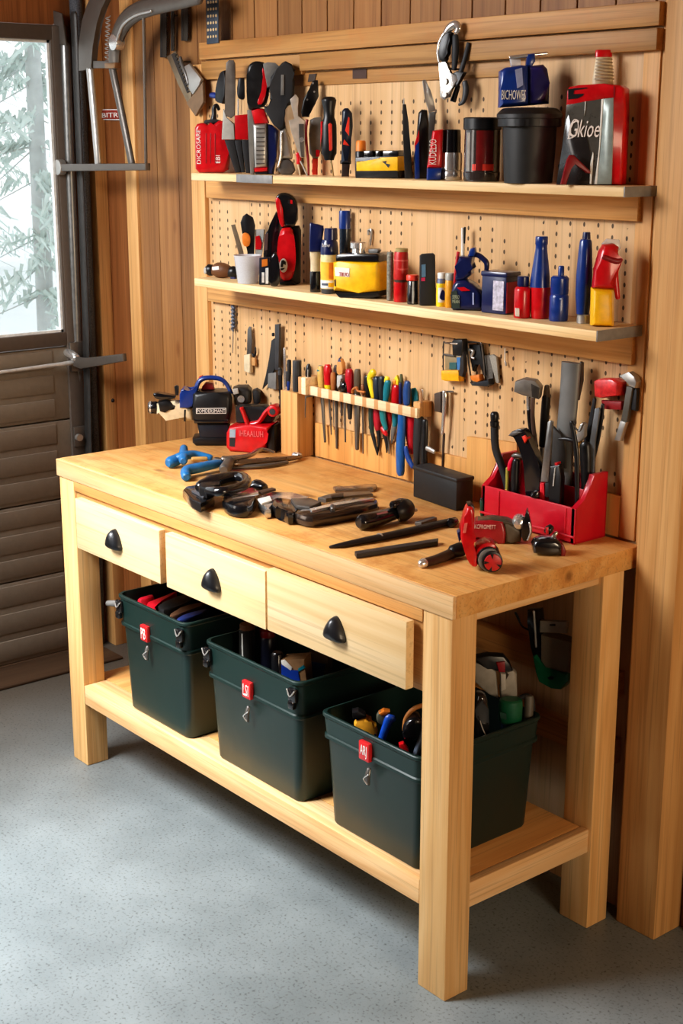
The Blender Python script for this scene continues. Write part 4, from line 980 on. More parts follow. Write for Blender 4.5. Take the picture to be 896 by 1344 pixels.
def driver(label, c, x, top, gb, bot, r, mat, tipmat=DSTEEL, captop=None, name='screwdriver', cat='screwdriver', xt=None, sr=7, band=None, dy=0.0):
    r *= RK; sr *= RK
    t = inrack(name, label, cat, c, x, bot, dy); t.e['group'] = G
    xt = x if xt is None else xt
    t.sweep('grip', mat, [(x, top+r*.5, r*.86), (x+(xt-x)*.1, top+(gb-top)*.3, r), (x+(xt-x)*.2, top+(gb-top)*.75, r*.92), (x+(xt-x)*.3, gb, r*.62)], flat=0.8, res=3)
    t.sweep('shank', tipmat, [(x+(xt-x)*.3, gb, sr), (xt, bot, sr*.6)], res=1, seg=8)
    if captop: t.sweep('cap', captop, [(x, top+r*.3, r*.7), (x, top+r*1.1, r*.98)], flat=0.82, res=1)
    if band: t.sweep('band', band, [(x+(xt-x)*.2, gb-(gb-top)*.22, r*.98), (x+(xt-x)*.26, gb-2, r*.8)], flat=0.85, res=1, cap='flat')
    return t
driver('first tool at the left of the rack, wooden grip with a teal cap', C9, 388, 228, 440, 862, 25, pm(206, 168, 92, 0.45), captop=TEAL, xt=425, sr=13)
driver('red-gripped screwdriver with a yellow band near the left of the rack', C9, 446, 216, 430, 800, 29, RED, band=LYEL, xt=478)
driver('screwdriver with a small brown wooden grip beside the red and yellow one', C9, 492, 280, 440, 760, 18, pm(170, 104, 52, 0.5), xt=500, sr=5, dy=-0.008)
driver('chisel with a dark brown grip and long dark blade in the rack', C9, 520, 222, 430, 914, 19, pm(62, 44, 38, 0.5), xt=523, sr=12, name='chisel', cat='chisel', dy=0.008)
t = inrack('paint_brush', 'wooden-handled paint brush with blue tip and silver ferrule in the rack', 'brush', C9, 560, 640); t.e['group'] = G
t.prism('handle', pm(206, 150, 88, 0.5), [(548, 175), (562, 158), (574, 180), (592, 270), (578, 300), (540, 300), (530, 250)], 0.014, bev=0.004, sm=1)
t.prism('ferrule', LGREY, [(540, 300), (580, 300), (585, 330), (560, 380), (545, 430), (538, 380)], 0.016, bev=0.004)
t.sweep('shank', DSTEEL, [(560, 420, 10), (566, 640, 9)], res=1)
t.prism('tip', pm(76, 88, 128, 0.5), [(548, 188), (560, 155), (574, 190)], 0.009, y=-0.004, bev=0.002)
driver('stubby screwdriver with a round black ball grip in the rack', C9, 584, 360, 448, 862, 30, BLKG, xt=596, sr=9, dy=-0.008)
driver('screwdriver with a plain crimson grip tapering downward in the rack', C9, 630, 254, 455, 664, 30, pm(176, 14, 36, 0.35), tipmat=pm(44, 40, 38, 0.45), xt=634, sr=22)
driver('file with a grey-brown grip and the widest dark steel blade in the rack', C9, 697, 255, 470, 922, 24, pm(92, 78, 60, 0.5), xt=694, sr=22, name='file', cat='file')
driver('thin steel punch with a slim brown grip in the middle of the rack', C9, 742, 380, 470, 960, 13, pm(150, 96, 56, 0.5), xt=744, sr=7, name='punch', cat='punch')
t = inrack('wooden_clip', 'curved wooden clip lying on top of the rack strip', 'clip', C9, 705, 440, -0.02); t.e['group'] = G
t.sweep('clip', pm(190, 118, 62, 0.5), [(655, 452, 10), (660, 425, 13), (690, 408, 13), (700, 435, 10), (755, 445, 12)], flat=1.3, res=4)
def pliers(label, c, gripL, gripR, low, tip, bot, x, dy=0.0, name='pliers'):
    """gripL/gripR: (mat, path) upper handles; low: list of (mat, path); tip: list of (mat, path)"""
    t = inrack(name, label, 'pliers', c, x, bot, dy); t.e['group'] = G
    for m_, p in (gripL, gripR):
        if m_: t.sweep('grip', m_, thick(p), flat=0.75, res=3)
    for m_, p in low: t.sweep('lower_grip', m_, thick(p), flat=0.75, res=3)
    for m_, p in tip: t.sweep('jaw', m_, thick(p), flat=0.6, res=3)
    return t
pliers('pliers with one yellow and one black handle in the rack', C10, (LYEL, [(188, 295, 14), (170, 190, 20), (160, 130, 18), (190, 90, 22)]), (BLK, [(150, 290, 15), (136, 200, 20), (138, 130, 18)]),
       [(pm(30, 52, 44, 0.45), [(170, 340, 14), (172, 480, 18), (180, 590, 14)])], [(BLK, [(180, 590, 13), (205, 690, 11), (226, 780, 5)])], 780, 190)
pliers('dark slate cutters with red lower grips in the rack', C10, (pm(30, 44, 58, 0.4), [(222, 320, 20), (222, 220, 28), (218, 145, 24)]), (pm(36, 42, 46, 0.4), [(262, 320, 18), (262, 220, 24), (262, 140, 22)]),
       [(pm(176, 26, 46, 0.4), [(225, 350, 26), (225, 480, 27), (228, 560, 20)])], [(BLK, [(228, 560, 16), (238, 660, 10), (226, 775, 4)])], 790, 240, 0.006)
pliers('teal pliers with yellow tops and scarlet ferrules in the rack', C10, (TEAL, [(292, 330, 16), (300, 250, 22), (312, 170, 21)]), (LYEL, [(300, 165, 16), (308, 140, 17)]),
       [(pm(28, 120, 124, 0.4), [(268, 400, 22), (274, 480, 21), (296, 560, 15)]), (RED, [(268, 560, 16), (285, 590, 17), (300, 610, 12)])], [(BLK, [(285, 605, 14), (300, 680, 10), (304, 760, 5)])], 770, 295, -0.008)
pliers('yellow and red striped pliers with a spread lower grip in the rack', C10, (pm(236, 150, 50, 0.45), [(338, 330, 12), (356, 250, 14), (372, 160, 16)]), (RED, [(378, 335, 28), (380, 270, 30), (382, 215, 28)]),
       [(pm(216, 44, 40, 0.4), [(316, 400, 18), (322, 480, 19), (320, 560, 14)]), (TEAL, [(372, 420, 20), (372, 500, 18), (370, 540, 14)])], [(DSTEEL, [(322, 565, 10), (318, 660, 8), (322, 770, 4)]), (GREY, [(368, 540, 16), (355, 600, 14), (345, 680, 5)])], 780, 350, 0.006)
t = inrack('marking_tool', 'yellow-tipped olive marking tool rising above the rack', 'tool', C10, 420, 340, 0.01); t.e['group'] = G
t.sweep('body', OLIVE, [(424, 340, 14), (428, 200, 17), (424, 110, 12)], flat=0.8)
t.prism('yellow_leaf', LYEL, [(352, 195), (375, 140), (398, 110), (412, 150), (412, 205)], 0.008, y=-0.002, bev=0.002)
t.sweep('navy_stem', NAVY, [(432, 340, 17), (434, 230, 18), (430, 180, 14)], flat=0.8, y=-0.005)
pliers('longest pliers in the rack, with bright blue handles almost touching the bench', C10, (pm(36, 74, 134, 0.4), [(470, 345, 22), (470, 250, 25), (478, 180, 20)]), (None, None),
       [(pm(24, 92, 160, 0.35, coat=0.3), [(430, 430, 26), (428, 560, 27), (418, 720, 30), (418, 900, 28), (420, 935, 24)]), (pm(24, 66, 140, 0.35), [(462, 720, 14), (480, 800, 18), (520, 880, 14)])], [], 950, 430, -0.015)
pliers('teal and mustard topped pliers with one broad crimson handle in the rack', C10, (pm(206, 156, 56, 0.45), [(504, 365, 18), (506, 290, 19), (506, 235, 16)]), (TEAL, [(545, 370, 20), (540, 290, 22), (532, 235, 18)]),
       [(pm(196, 24, 44, 0.35, coat=0.3), [(506, 440, 36), (505, 560, 38), (505, 680, 28), (510, 760, 16)])], [(STEEL, [(592, 370, 9), (596, 300, 10), (600, 240, 8)])], 780, 520, 0.005)
pliers('black-handled cutters beside a steel bracket at the right end of the rack', C10, (pm(176, 132, 92, 0.5), [(588, 375, 10), (590, 300, 12), (584, 235, 9)]), (None, None),
       [(BLKM, [(575, 480, 32), (568, 640, 34), (560, 800, 26), (548, 900, 16)]), (BLK, [(622, 500, 20), (620, 620, 24), (610, 780, 26), (615, 900, 24)])], [(STEEL, [(600, 715, 12), (650, 730, 14), (700, 755, 12)])], 910, 590, -0.013)

t = hung('ball_wrench', 'polished steel handle with a dark square head hung right of the rack', 'wrench', C10, 780, 940, -0.014)
t.prism('head', pm(74, 60, 50, 0.45), [(722, 262), (778, 245), (778, 425), (722, 412)], 0.02, bev=0.004)
t.sweep('handle', CHROME, [(800, 250, 18), (803, 300, 19), (798, 420, 16), (785, 600, 12)], flat=0.7, y=-0.006, res=3)
t.sweep('shaft', pm(66, 50, 42, 0.5), [(784, 605, 11), (776, 780, 10), (768, 938, 8)], res=1, seg=8)
t.sweep('peg', DSTEEL, [(850, 252, 8), (800, 250, 8)], res=1, y=0.004)
t = hung('blade_pack', 'clear hanging pack with a yellow base under the wall shelf', 'pack', C17, 235, 540, -0.016)
t.sweep('wire_frame', DSTEEL, [(105, 520, 8), (105, 110, 9), (130, 92, 9), (245, 92, 9), (320, 92, 8)], res=2, seg=8)
t.prism('backing', pm(150, 130, 96, 0.4), [(120, 240), (310, 240), (320, 410), (120, 410)], 0.006, y=0.004, bev=0.001)
t.prism('yellow_base', pm(238, 176, 30, 0.3, coat=0.4), [(110, 410), (318, 405), (320, 540), (150, 535), (110, 520)], 0.022, bev=0.004)
t.prism('window', pm(54, 96, 96, 0.4), [(180, 320), (262, 320), (262, 398), (180, 398)], 0.002, y=-0.001, bev=0)
t.prism('window', pm(66, 120, 176, 0.4), [(268, 260), (308, 260), (308, 405), (272, 405)], 0.002, y=-0.001, bev=0)
t.prism('rail', DSTEEL, [(112, 215), (245, 235), (245, 255), (112, 235)], 0.008, bev=0.001)
t = hung('staple_gun', 'black boxy stapler head hung between the yellow pack and the wire clamp', 'stapler', C17, 305, 500, -0.034)
t.prism('head', BLK, [(235, 70), (255, 42), (355, 42), (365, 80), (352, 240), (245, 240)], 0.022, bev=0.005)
t.prism('body', pm(52, 50, 50, 0.4), [(255, 130), (350, 130), (350, 240), (300, 470), (345, 490), (365, 420), (360, 200), (345, 160), (255, 225)], 0.014, bev=0.003)
t.sweep('latch', CHROME, [(235, 92, 10), (310, 96, 12)], res=1, y=-0.012)
t = hung('wire_clamp', 'dark wire-framed clamp with orange pads at its lower end', 'clamp', C17, 540, 600, -0.018)
t.sweep('frame', DSTEEL, [(440, 560, 9), (410, 380, 10), (380, 120, 10), (400, 84, 10), (530, 84, 11), (552, 120, 10), (575, 300, 10), (590, 480, 9)], res=3, seg=8)
t.prism('body', BLK, [(400, 110), (540, 110), (560, 300), (585, 470), (560, 470), (540, 330), (470, 330), (460, 430), (440, 420), (420, 260)], 0.012, y=0.006, bev=0.003)
t.sweep('spring', STEEL, [(420, 170, 16), (470, 185, 20), (450, 250, 18), (480, 270, 12)], res=3, y=-0.004)
t.prism('pad', ORA, [(455, 470), (565, 455), (575, 530), (540, 550), (470, 525)], 0.018, y=-0.004, bev=0.004)
t.prism('base', pm(36, 40, 46, 0.4), [(440, 545), (500, 570), (570, 540), (660, 510), (678, 575), (640, 600), (470, 590)], 0.02, bev=0.004)
t = hung('sanding_pad', 'grey mesh pad hanging behind the wire clamp', 'pad', C17, 700, 560, -0.007)
t.prism('pad', pm(98, 92, 84, 0.7, var=0.3, scale=400), [(580, 240), (690, 225), (700, 560), (600, 560)], 0.006, bev=0.001)
t.prism('strip', pm(148, 142, 130, 0.6, var=0.2, scale=400), [(660, 240), (700, 225), (742, 250), (755, 380), (775, 560), (740, 560), (700, 400)], 0.006, y=-0.002, bev=0.001)
t = hung('nail', 'long bright nail stuck in the pegboard right of the grey pad', 'nail', C17, 838, 375, -0.007)
t.sweep('shank', pm(230, 226, 214, 0.3), [(828, 155, 8), (828, 310, 8)], res=1, seg=8)
t.sweep('head', STEEL, [(832, 310, 10), (842, 352, 14)], res=1, seg=8)
t.peg(828, 200)

t = hung('tape_measure', 'scuffed red tape measure hung high at the right end of the pegboard', 'tape measure', C16, 715, 320, -0.02)
t.prism('case', pm(206, 44, 46, 0.35, coat=0.3, var=0.3, scale=90), [(672, 205), (690, 198), (740, 198), (765, 212), (762, 265), (700, 275), (674, 268)], 0.036, bev=0.007)
t.prism('clip', pm(140, 30, 34, 0.4), [(690, 284), (770, 288), (768, 322), (700, 318)], 0.016, bev=0.003)
t.sweep('peg', DSTEEL, [(655, 222, 5), (675, 225, 5)], res=1, y=0.004)
t = hung('claw_hammer', 'small steel claw hammer hung beside the red tape measure', 'hammer', C16, 755, 445, -0.022)
t.prism('head', STEEL, [(764, 186), (800, 172), (822, 190), (832, 212), (826, 236), (800, 228), (792, 200), (768, 196)], 0.02, bev=0.004)
t.prism('claw_side', BLKM, [(795, 240), (822, 238), (818, 328), (795, 322)], 0.012, y=0.006, bev=0.003)
t.prism('shaft', pm(92, 88, 80, 0.4), [(788, 228), (812, 234), (790, 370), (766, 362)], 0.012, bev=0.003)
t.peg(806, 200)
t.prism('grip', STEEL, [(764, 362), (788, 370), (764, 445), (740, 440)], 0.014, bev=0.004)
t = Thing('plywood_offcut', 'square plywood offcut leaning on the wall behind the red caddy', 'board', C16, 260, 600, y=-0.016, z=0.9006, rz=0)
t.prism('board', PLY, [(165, 330), (362, 352), (362, 625), (165, 600)], 0.012, bev=0.001)

# ================================================================== ON THE BENCH TOP
BT = 0.9006
def on(name, label, cat, c, bx_, by_, rz=FACE, **k): return Thing(name, label, cat, c, bx_, by_, z=BT, rz=rz, **k)
t = on('heat_blower', 'black and blue nozzled blower with a cream snout and top loop handle', 'power tool', C8, 440, 478)
t.prism('housing', BLK, [(328, 165), (345, 150), (470, 152), (555, 150), (568, 190), (568, 260), (548, 342), (335, 342), (325, 260)], 0.085, bev=0.014, seg=3)
t.prism('lower_lip', BLKG, [(332, 312), (550, 312), (545, 342), (338, 342)], 0.088, bev=0.01)
t.sweep('loop_handle', BLUE, [(330, 250, 12), (338, 170, 13), (352, 110, 14), (385, 76, 15), (450, 70, 15), (505, 84, 14), (540, 122, 13), (562, 175, 11)], flat=1.3, y=-0.012)
t.prism('blue_shoulder', BLUE, [(245, 165), (255, 140), (270, 134), (300, 152), (326, 146), (350, 105), (368, 90), (360, 130), (335, 175), (328, 240), (300, 252), (246, 250)], 0.06, bev=0.01, seg=3)
t.prism('switch', RED, [(358, 70), (382, 58), (388, 74), (366, 84)], 0.02, bev=0.003)
t.prism('inner_grip', DRED, [(378, 130), (400, 105), (445, 112), (452, 148), (372, 150)], 0.03, y=0.012, bev=0.004)
t.prism('snout', CREAM, [(100, 230), (215, 212), (250, 240), (325, 250), (332, 336), (282, 336), (165, 302), (100, 296)], 0.05, bev=0.014, seg=3)
t.prism('seam', BLK, [(272, 262), (284, 262), (280, 336), (270, 334)], 0.052, bev=0.001)
t.sweep('nozzle', BLKG, [(46, 258, 30), (60, 258, 38), (90, 258, 40), (104, 258, 36)], res=1, cap='flat', seg=20)
t.sweep('nozzle_ring', CHROME, [(54, 258, 40), (66, 258, 41)], res=1, cap='flat', seg=20)
t.prism('trigger_bar', BLKG, [(75, 172), (90, 162), (150, 172), (218, 182), (210, 202), (150, 206), (92, 202)], 0.03, bev=0.006, sm=1)
t.prism('lever', BLK, [(110, 215), (160, 205), (225, 238), (215, 266), (150, 262), (120, 280)], 0.055, bev=0.008)
t.prism('stop_knob', BLK, [(206, 128), (222, 118), (234, 128), (232, 182), (214, 184)], 0.014, bev=0.003)
t.prism('end_plate', CREAM, [(556, 165), (570, 165), (578, 200), (578, 262), (592, 300), (585, 350), (548, 350), (560, 260)], 0.05, y=0.004, bev=0.006)
t.prism('motor', pm(40, 38, 38, 0.45), [(568, 140), (600, 128), (660, 128), (682, 150), (680, 225), (650, 242), (585, 240)], 0.07, y=0.012, bev=0.012, seg=3)
t.prism('motor_tag', LGREY, [(570, 135), (602, 128), (610, 160), (578, 168)], 0.01, y=-0.028, bev=0.002)
t.prism('motor_cap', BLKM, [(688, 158), (715, 146), (736, 160), (736, 228), (700, 240)], 0.05, y=0.012, bev=0.006)
t.disc('motor_ring', CHROME, 622, 196, 22, 0.004, y=-0.024)
t.prism('battery_neck', pm(26, 32, 44, 0.4), [(352, 345), (548, 345), (546, 440), (372, 440)], 0.07, bev=0.008)
t.prism('battery_foot', BLK, [(325, 435), (375, 425), (545, 428), (550, 478), (345, 478), (326, 462)], 0.08, bev=0.008)
t.prism('badge_frame', WHITE, [(350, 246), (534, 244), (534, 279), (350, 280)], 0.002, y=-0.0428, bev=0)
t.prism('badge_field', BLK, [(354, 250), (530, 248), (530, 275), (354, 276)], 0.002, y=-0.0433, bev=0)
t.text('lettering', WHITE, 'POMDERSMANT', 356, 252, 528, 273, -0.0446)

t = on('red_blower', 'squat red drum-bodied power tool with a forked handle beside the tool block', 'power tool', C8, 690, 518, rz=0.62)
t.prism('drum', RED, [(556, 400), (575, 358), (700, 352), (832, 354), (800, 392), (790, 450), (792, 508), (700, 516), (582, 516), (556, 488)], 0.09, bev=0.028, seg=4)
t.prism('end_cap', BLK, [(792, 400), (830, 360), (846, 360), (848, 528), (800, 512)], 0.06, bev=0.01)
t.prism('dark_core', BLK, [(585, 250), (640, 250), (760, 246), (830, 300), (800, 352), (590, 352)], 0.05, y=0.015, bev=0.01)
t.sweep('fork_arm', RED, [(632, 258, 14), (652, 310, 14), (668, 355, 16)], flat=1.6, y=-0.012)
t.sweep('fork_arm', RED, [(690, 352, 14), (740, 340, 15), (780, 285, 16), (820, 248, 15)], flat=1.6, y=-0.012)
t.disc('handle_ring', RED, 832, 272, 34, 0.05, y=-0.006, bev=0.006)
t.disc('ring_hub', DGREY, 834, 272, 18, 0.054, y=-0.006)
t.prism('gauge', pm(150, 166, 176, 0.3), [(582, 376), (618, 374), (616, 425), (580, 425)], 0.003, y=-0.0445, bev=0)
t.prism('gauge', BLKM, [(580, 428), (616, 428), (612, 482), (580, 478)], 0.003, y=-0.0445, bev=0)
t.text('lettering', pm(226, 120, 120, 0.4), 'IHEAALUH', 640, 388, 786, 416, -0.0458)

# blue-handled pliers lying down
t = on('long_pliers', 'blue-handled pliers with long chrome jaws lying open on the bench', 'pliers', C14, 380, 170, rz=0)
t.laysweep('handle', SKY, [(95, 130, 0.016), (130, 115, 0.016, 0.02), (170, 95, 0.013, 0.03), (230, 88, 0.011, 0.028), (310, 105, 0.009, 0.02)])
t.laysweep('handle', SKY, [(180, 205, 0.013), (182, 175, 0.014, 0.018), (250, 158, 0.014, 0.02), (330, 140, 0.012, 0.02), (365, 135, 0.009, 0.018)])
t.laysweep('thumb_stop', SKY, [(168, 55, 0.011, 0.035), (166, 90, 0.013, 0.03), (165, 120, 0.012, 0.025)])
t.laysweep('inlay', pm(196, 150, 84, 0.5), [(215, 112, 0.006, 0.032), (285, 112, 0.007, 0.03)], res=1)
t.laysweep('jaw', pm(132, 120, 108, 0.28, metal=0.9), [(340, 120, 0.012, 0.016), (420, 135, 0.015, 0.017), (520, 128, 0.012, 0.016), (640, 118, 0.011, 0.014), (740, 108, 0.009, 0.011), (790, 98, 0.007, 0.009)], flat=0.8)
t.laysweep('jaw', BRONZE, [(380, 110, 0.011, 0.03), (440, 108, 0.012, 0.03), (520, 92, 0.009, 0.028), (570, 62, 0.008, 0.028), (610, 62, 0.007, 0.026), (648, 75, 0.005, 0.02)], flat=0.7)
t.laysweep('pivot', DSTEEL, [(385, 165, 0.015, 0.018), (410, 130, 0.015, 0.022)], res=1)
t.laysweep('toothed_edge', DSTEEL, [(430, 158, 0.006, 0.007), (600, 148, 0.006, 0.007), (720, 130, 0.005, 0.006)])
t.laysweep('tip_joint', CHROME, [(760, 92, 0.010), (785, 96, 0.010)], res=1)

# black clamp tools
t = on('quick_clamp', 'chunky black clamp with a looped handle lying near the bench front', 'clamp', C13, 150, 170, rz=0)
t.lay('foot', BLKG, [(48, 122), (62, 108), (110, 100), (180, 123), (184, 154), (125, 182), (85, 165)], 0.026, bev=0.006)
t.lay('top_plate', pm(84, 84, 88, 0.3), [(85, 112), (120, 104), (185, 126), (135, 140)], 0.006, z0=0.026, bev=0.002)
t.laysweep('loop_handle', BLKG, [(125, 96, 0.016, 0.042), (190, 70, 0.018, 0.05), (270, 54, 0.016, 0.052), (312, 62, 0.015, 0.054), (314, 84, 0.013, 0.054), (262, 104, 0.012, 0.054), (205, 116, 0.013, 0.052), (160, 112, 0.012, 0.046)])
t.lay('grip_block', BLK, [(112, 84), (160, 58), (215, 62), (208, 100), (150, 118), (120, 110)], 0.03, z0=0.026, bev=0.008)
t = on('clamp_jaw', 'black rounded clamp jaw with a polished chrome strip, in front of the loop handle', 'clamp', C13, 300, 185, rz=0)
t.lay('body', BLKG, [(212, 158), (244, 132), (340, 112), (380, 122), (356, 156), (342, 194), (278, 198), (226, 182)], 0.032, bev=0.01, sm=1)
t.lay('chrome_strip', CHROME, [(258, 136), (330, 116), (372, 114), (372, 124), (330, 134), (260, 148)], 0.006, z0=0.032, bev=0.001)
t.lay('point', pm(72, 54, 44, 0.4), [(372, 114), (430, 100), (446, 106), (385, 124)], 0.006, z0=0.03, bev=0.001)
t.laysweep('side_button', CHROME, [(240, 184, 0.005, 0.014), (268, 190, 0.005, 0.012)], res=1)
t = on('thumb_knob', 'small ribbed black knob behind the black rounded clamp jaw', 'knob', C13, 370, 112, rz=0)
t.laysweep('knob', BLKG, [(342, 98, 0.012, 0.015), (365, 92, 0.018), (392, 100, 0.014, 0.018)])

t = on('multi_tool', 'large bronze-chrome multi-tool with an open wrench head lying on the bench', 'multi-tool', C13, 650, 215, rz=0)
t.lay('wrench_head', CHROME, [(370, 150), (430, 130), (520, 132), (590, 150), (560, 172), (500, 165), (440, 158), (425, 205), (400, 208), (398, 182), (372, 172)], 0.024, bev=0.006)
t.lay('jaw_tongue', WHITE, [(368, 148), (420, 135), (430, 155), (385, 168)], 0.005, z0=0.024, bev=0.001)
t.lay('dark_jaw', BLKG, [(425, 158), (500, 160), (555, 180), (530, 226), (488, 228), (478, 200), (432, 200)], 0.03, bev=0.008, sm=1)
MT = pm(84, 74, 68, 0.2, metal=0.75, var=0.03, coat=0.4)
t.lay('body', MT, [(520, 222), (560, 200), (640, 180), (760, 162), (862, 150), (884, 166), (880, 184), (800, 206), (690, 224), (605, 240), (570, 238)], 0.030, bev=0.012)
t.laysweep('lower_edge', BRONZE, [(572, 242, 0.007, 0.010), (690, 224, 0.008, 0.012), (800, 206, 0.008, 0.012), (878, 186, 0.006, 0.012)], res=2)
t.lay('upper_plate', CHROME, [(590, 190), (700, 166), (850, 142), (868, 148), (800, 160), (690, 178), (600, 202)], 0.006, z0=0.030, bev=0.002)
t.laysweep('rivet', DSTEEL, [(688, 178, 0.006, 0.037), (690, 190, 0.006, 0.034)], res=1)
t.lay('link', DSTEEL, [(510, 150), (600, 150), (640, 165), (590, 188), (530, 180)], 0.012, z0=0.024, bev=0.003)
t = on('folding_blade', 'dark folded blade lying just behind the bronze multi-tool', 'blade', C13, 740, 140, rz=0)
t.lay('blade', DSTEEL, [(625, 146), (680, 130), (730, 124), (850, 120), (862, 132), (740, 142), (660, 154)], 0.012, bev=0.003)
t.lay('spine', BLK, [(680, 132), (735, 124), (735, 138), (685, 144)], 0.006, z0=0.012, bev=0.001)
t = on('open_wrench', 'small chrome open-ended wrench furthest behind the bronze multi-tool', 'wrench', C13, 780, 105, rz=0)
t.lay('wrench', BRONZE, [(690, 98), (715, 94), (730, 100), (800, 95), (830, 88), (875, 88), (880, 96), (862, 108), (835, 106), (790, 108), (730, 112), (700, 112)], 0.01, bev=0.003)

t = on('angle_grip', 'black tool grip with a round ribbed hub lying by the black box', 'tool', C15, 200, 205, rz=0)
t.laysweep('grip', BLKG, [(142, 192, 0.019), (185, 183, 0.019), (225, 170, 0.017, 0.02), (262, 158, 0.015, 0.024)], res=3)
t.laysweep('hub', BLK, [(255, 158, 0.025), (272, 152, 0.028), (288, 148, 0.024, 0.026)], res=2, cap='flat', seg=18)
t.laysweep('spindle', STEEL, [(292, 152, 0.005, 0.022), (322, 152, 0.0045, 0.02)], res=1, seg=8)
t.laysweep('collar', BLKG, [(245, 135, 0.010, 0.045), (275, 128, 0.011, 0.045)], res=1)
t.prism('mark', pm(120, 60, 50, 0.4), [(205, 160), (248, 150), (250, 156), (206, 166)], 0.002, y=-0.02, bev=0)
t = on('pry_bar', 'long dark steel bar lying across the bench front, longer of the two', 'bar', C15, 240, 245, rz=0)
t.laysweep('bar', pm(58, 54, 54, 0.35, metal=0.6), [(34, 276, 0.004), (80, 268, 0.008), (200, 244, 0.011), (330, 216, 0.0115), (430, 192, 0.011), (448, 188, 0.009)], flat=0.7, res=2)
t.laysweep('collar', STEEL, [(198, 243, 0.0118, 0.008), (203, 242, 0.0118, 0.008)], res=1, cap='flat', flat=0.75)
t.laysweep('end_knob', BLKG, [(440, 195, 0.012, 0.01), (452, 190, 0.010, 0.01)], res=1)
t = on('flat_file', 'thin dark blade tucked behind the long steel bar', 'file', C15, 355, 190, rz=0)
t.lay('file', DSTEEL, [(318, 196), (380, 178), (392, 182), (340, 200)], 0.01, bev=0.002)
t = on('square_bar', 'short square dark bar in front of the long steel bar', 'bar', C15, 260, 290, rz=0)
t.lay('bar', pm(50, 46, 46, 0.45), [(116, 296), (122, 306), (395, 263), (397, 252)], 0.011, bev=0.002)

def onbox():
    t = Thing('storage_box', 'plain black flat-sided box standing on the bench by the pegboard', 'box', FULL, 598, 671, z=BT, rz=-0.10)
    link_mesh('body', bbox(bmesh.new(), -0.172, 0.0, 0.0, 0.052, 0.0, 0.074, 0.003), pm(30, 30, 31, 0.5), t.e)
    link_mesh('lid', bbox(bmesh.new(), -0.174, 0.002, -0.002, 0.054, 0.070, 0.080, 0.003), pm(40, 40, 41, 0.45), t.e)
onbox()

t = on('ratchet', 'short brown-black ratchet handle lying by the red wheeled tool', 'ratchet', C12, 160, 395, rz=0)
t.laysweep('handle', pm(58, 42, 34, 0.35), [(65, 402, 0.010), (120, 388, 0.010), (190, 362, 0.011), (225, 345, 0.012)], res=3)
t.laysweep('tip', CHROME, [(52, 408, 0.009), (66, 402, 0.0105)], res=1)
t.laysweep('head', BLK, [(222, 340, 0.014, 0.016), (262, 330, 0.016, 0.018)], res=1)
t = on('wheel_cutter', 'upright red tool arm ending in a black-rimmed red wheel', 'power tool', C12, 400, 432)
t.prism('arm', RED, [(285, 112), (300, 88), (332, 100), (328, 200), (322, 270), (342, 340), (352, 400), (330, 415), (298, 385), (272, 310), (252, 230)], 0.045, bev=0.012, sm=1, seg=3)
t.prism('arm_back', BLK, [(296, 88), (318, 84), (334, 100), (332, 190), (320, 170), (318, 110)], 0.036, y=0.006, bev=0.005)
t.prism('side_button', NAVY, [(242, 235), (256, 222), (262, 270), (252, 285)], 0.025, bev=0.003)
t.prism('label', pm(226, 120, 110, 0.4), [(278, 175), (294, 172), (284, 225), (268, 226)], 0.002, y=-0.023, bev=0)
t.prism('shroud', RED, [(335, 320), (380, 280), (440, 285), (450, 320), (380, 340), (350, 380)], 0.05, y=0.004, bev=0.012, sm=1)
t.disc('tyre', BLK, 405, 362, 70, 0.045, y=-0.004, bev=0.01, flat=0.95)
t.disc('rim', GREY, 408, 366, 62, 0.004, y=-0.028, bev=0.001, flat=0.95)
t.disc('wheel_guard', BLK, 422, 370, 58, 0.008, y=-0.033, bev=0.002, flat=0.95)
t.disc('hub', pm(190, 40, 44, 0.35), 424, 372, 46, 0.006, y=-0.038, bev=0.002)
for a in (0.4, 1.9, 3.2, 4.6): t.prism('notch', BLK, [(424+20*math.cos(a), 372+20*math.sin(a)), (424+47*math.cos(a-.18), 372+47*math.sin(a-.18)), (424+47*math.cos(a+.18), 372+47*math.sin(a+.18))], 0.002, y=-0.0415, bev=0)
t = Thing('grinder', 'red grinder with brass-grey neck and a black and chrome wheel lying by the caddy', 'power tool', C12, 470, 285, z=BT, rz=0.75)
t.prism('body', pm(150, 24, 34, 0.32, coat=0.3), [(322, 180), (345, 165), (430, 160), (490, 170), (505, 230), (498, 285), (460, 290), (425, 240), (360, 238), (330, 262), (318, 250)], 0.05, bev=0.014, seg=3)
t.prism('top_strip', pm(70, 62, 50, 0.4), [(340, 166), (430, 156), (510, 166), (560, 190), (500, 188), (430, 172)], 0.042, bev=0.004)
t.prism('neck', pm(92, 82, 68, 0.4), [(488, 172), (520, 172), (590, 215), (585, 280), (530, 285), (500, 285)], 0.044, bev=0.012, seg=3)
t.prism('lower_handle', pm(150, 24, 34, 0.35), [(330, 268), (380, 262), (440, 290), (330, 292)], 0.03, bev=0.004)
t.disc('chrome_wheel', CHROME, 575, 182, 38, 0.05, bev=0.014)
t.prism('disc', BLKG, [(612, 110), (622, 105), (634, 150), (645, 200), (640, 245), (615, 272), (588, 262), (585, 200), (600, 170)], 0.03, y=-0.012, bev=0.008, sm=1)
t.sweep('disc_rim', CHROME, [(630, 170, 6), (638, 220, 7), (622, 262, 6)], y=-0.028)
t.text('lettering', pm(226, 190, 180, 0.4), 'KCPROMETT', 338, 184, 452, 202, -0.0258)
t = on('nail_punch', 'green-handled punch standing upright against the caddy front', 'punch', C12, 378, 166)
t.sweep('handle', pm(34, 74, 56, 0.4), [(376, 166, 10), (376, 100, 11), (375, 70, 11)], res=1)
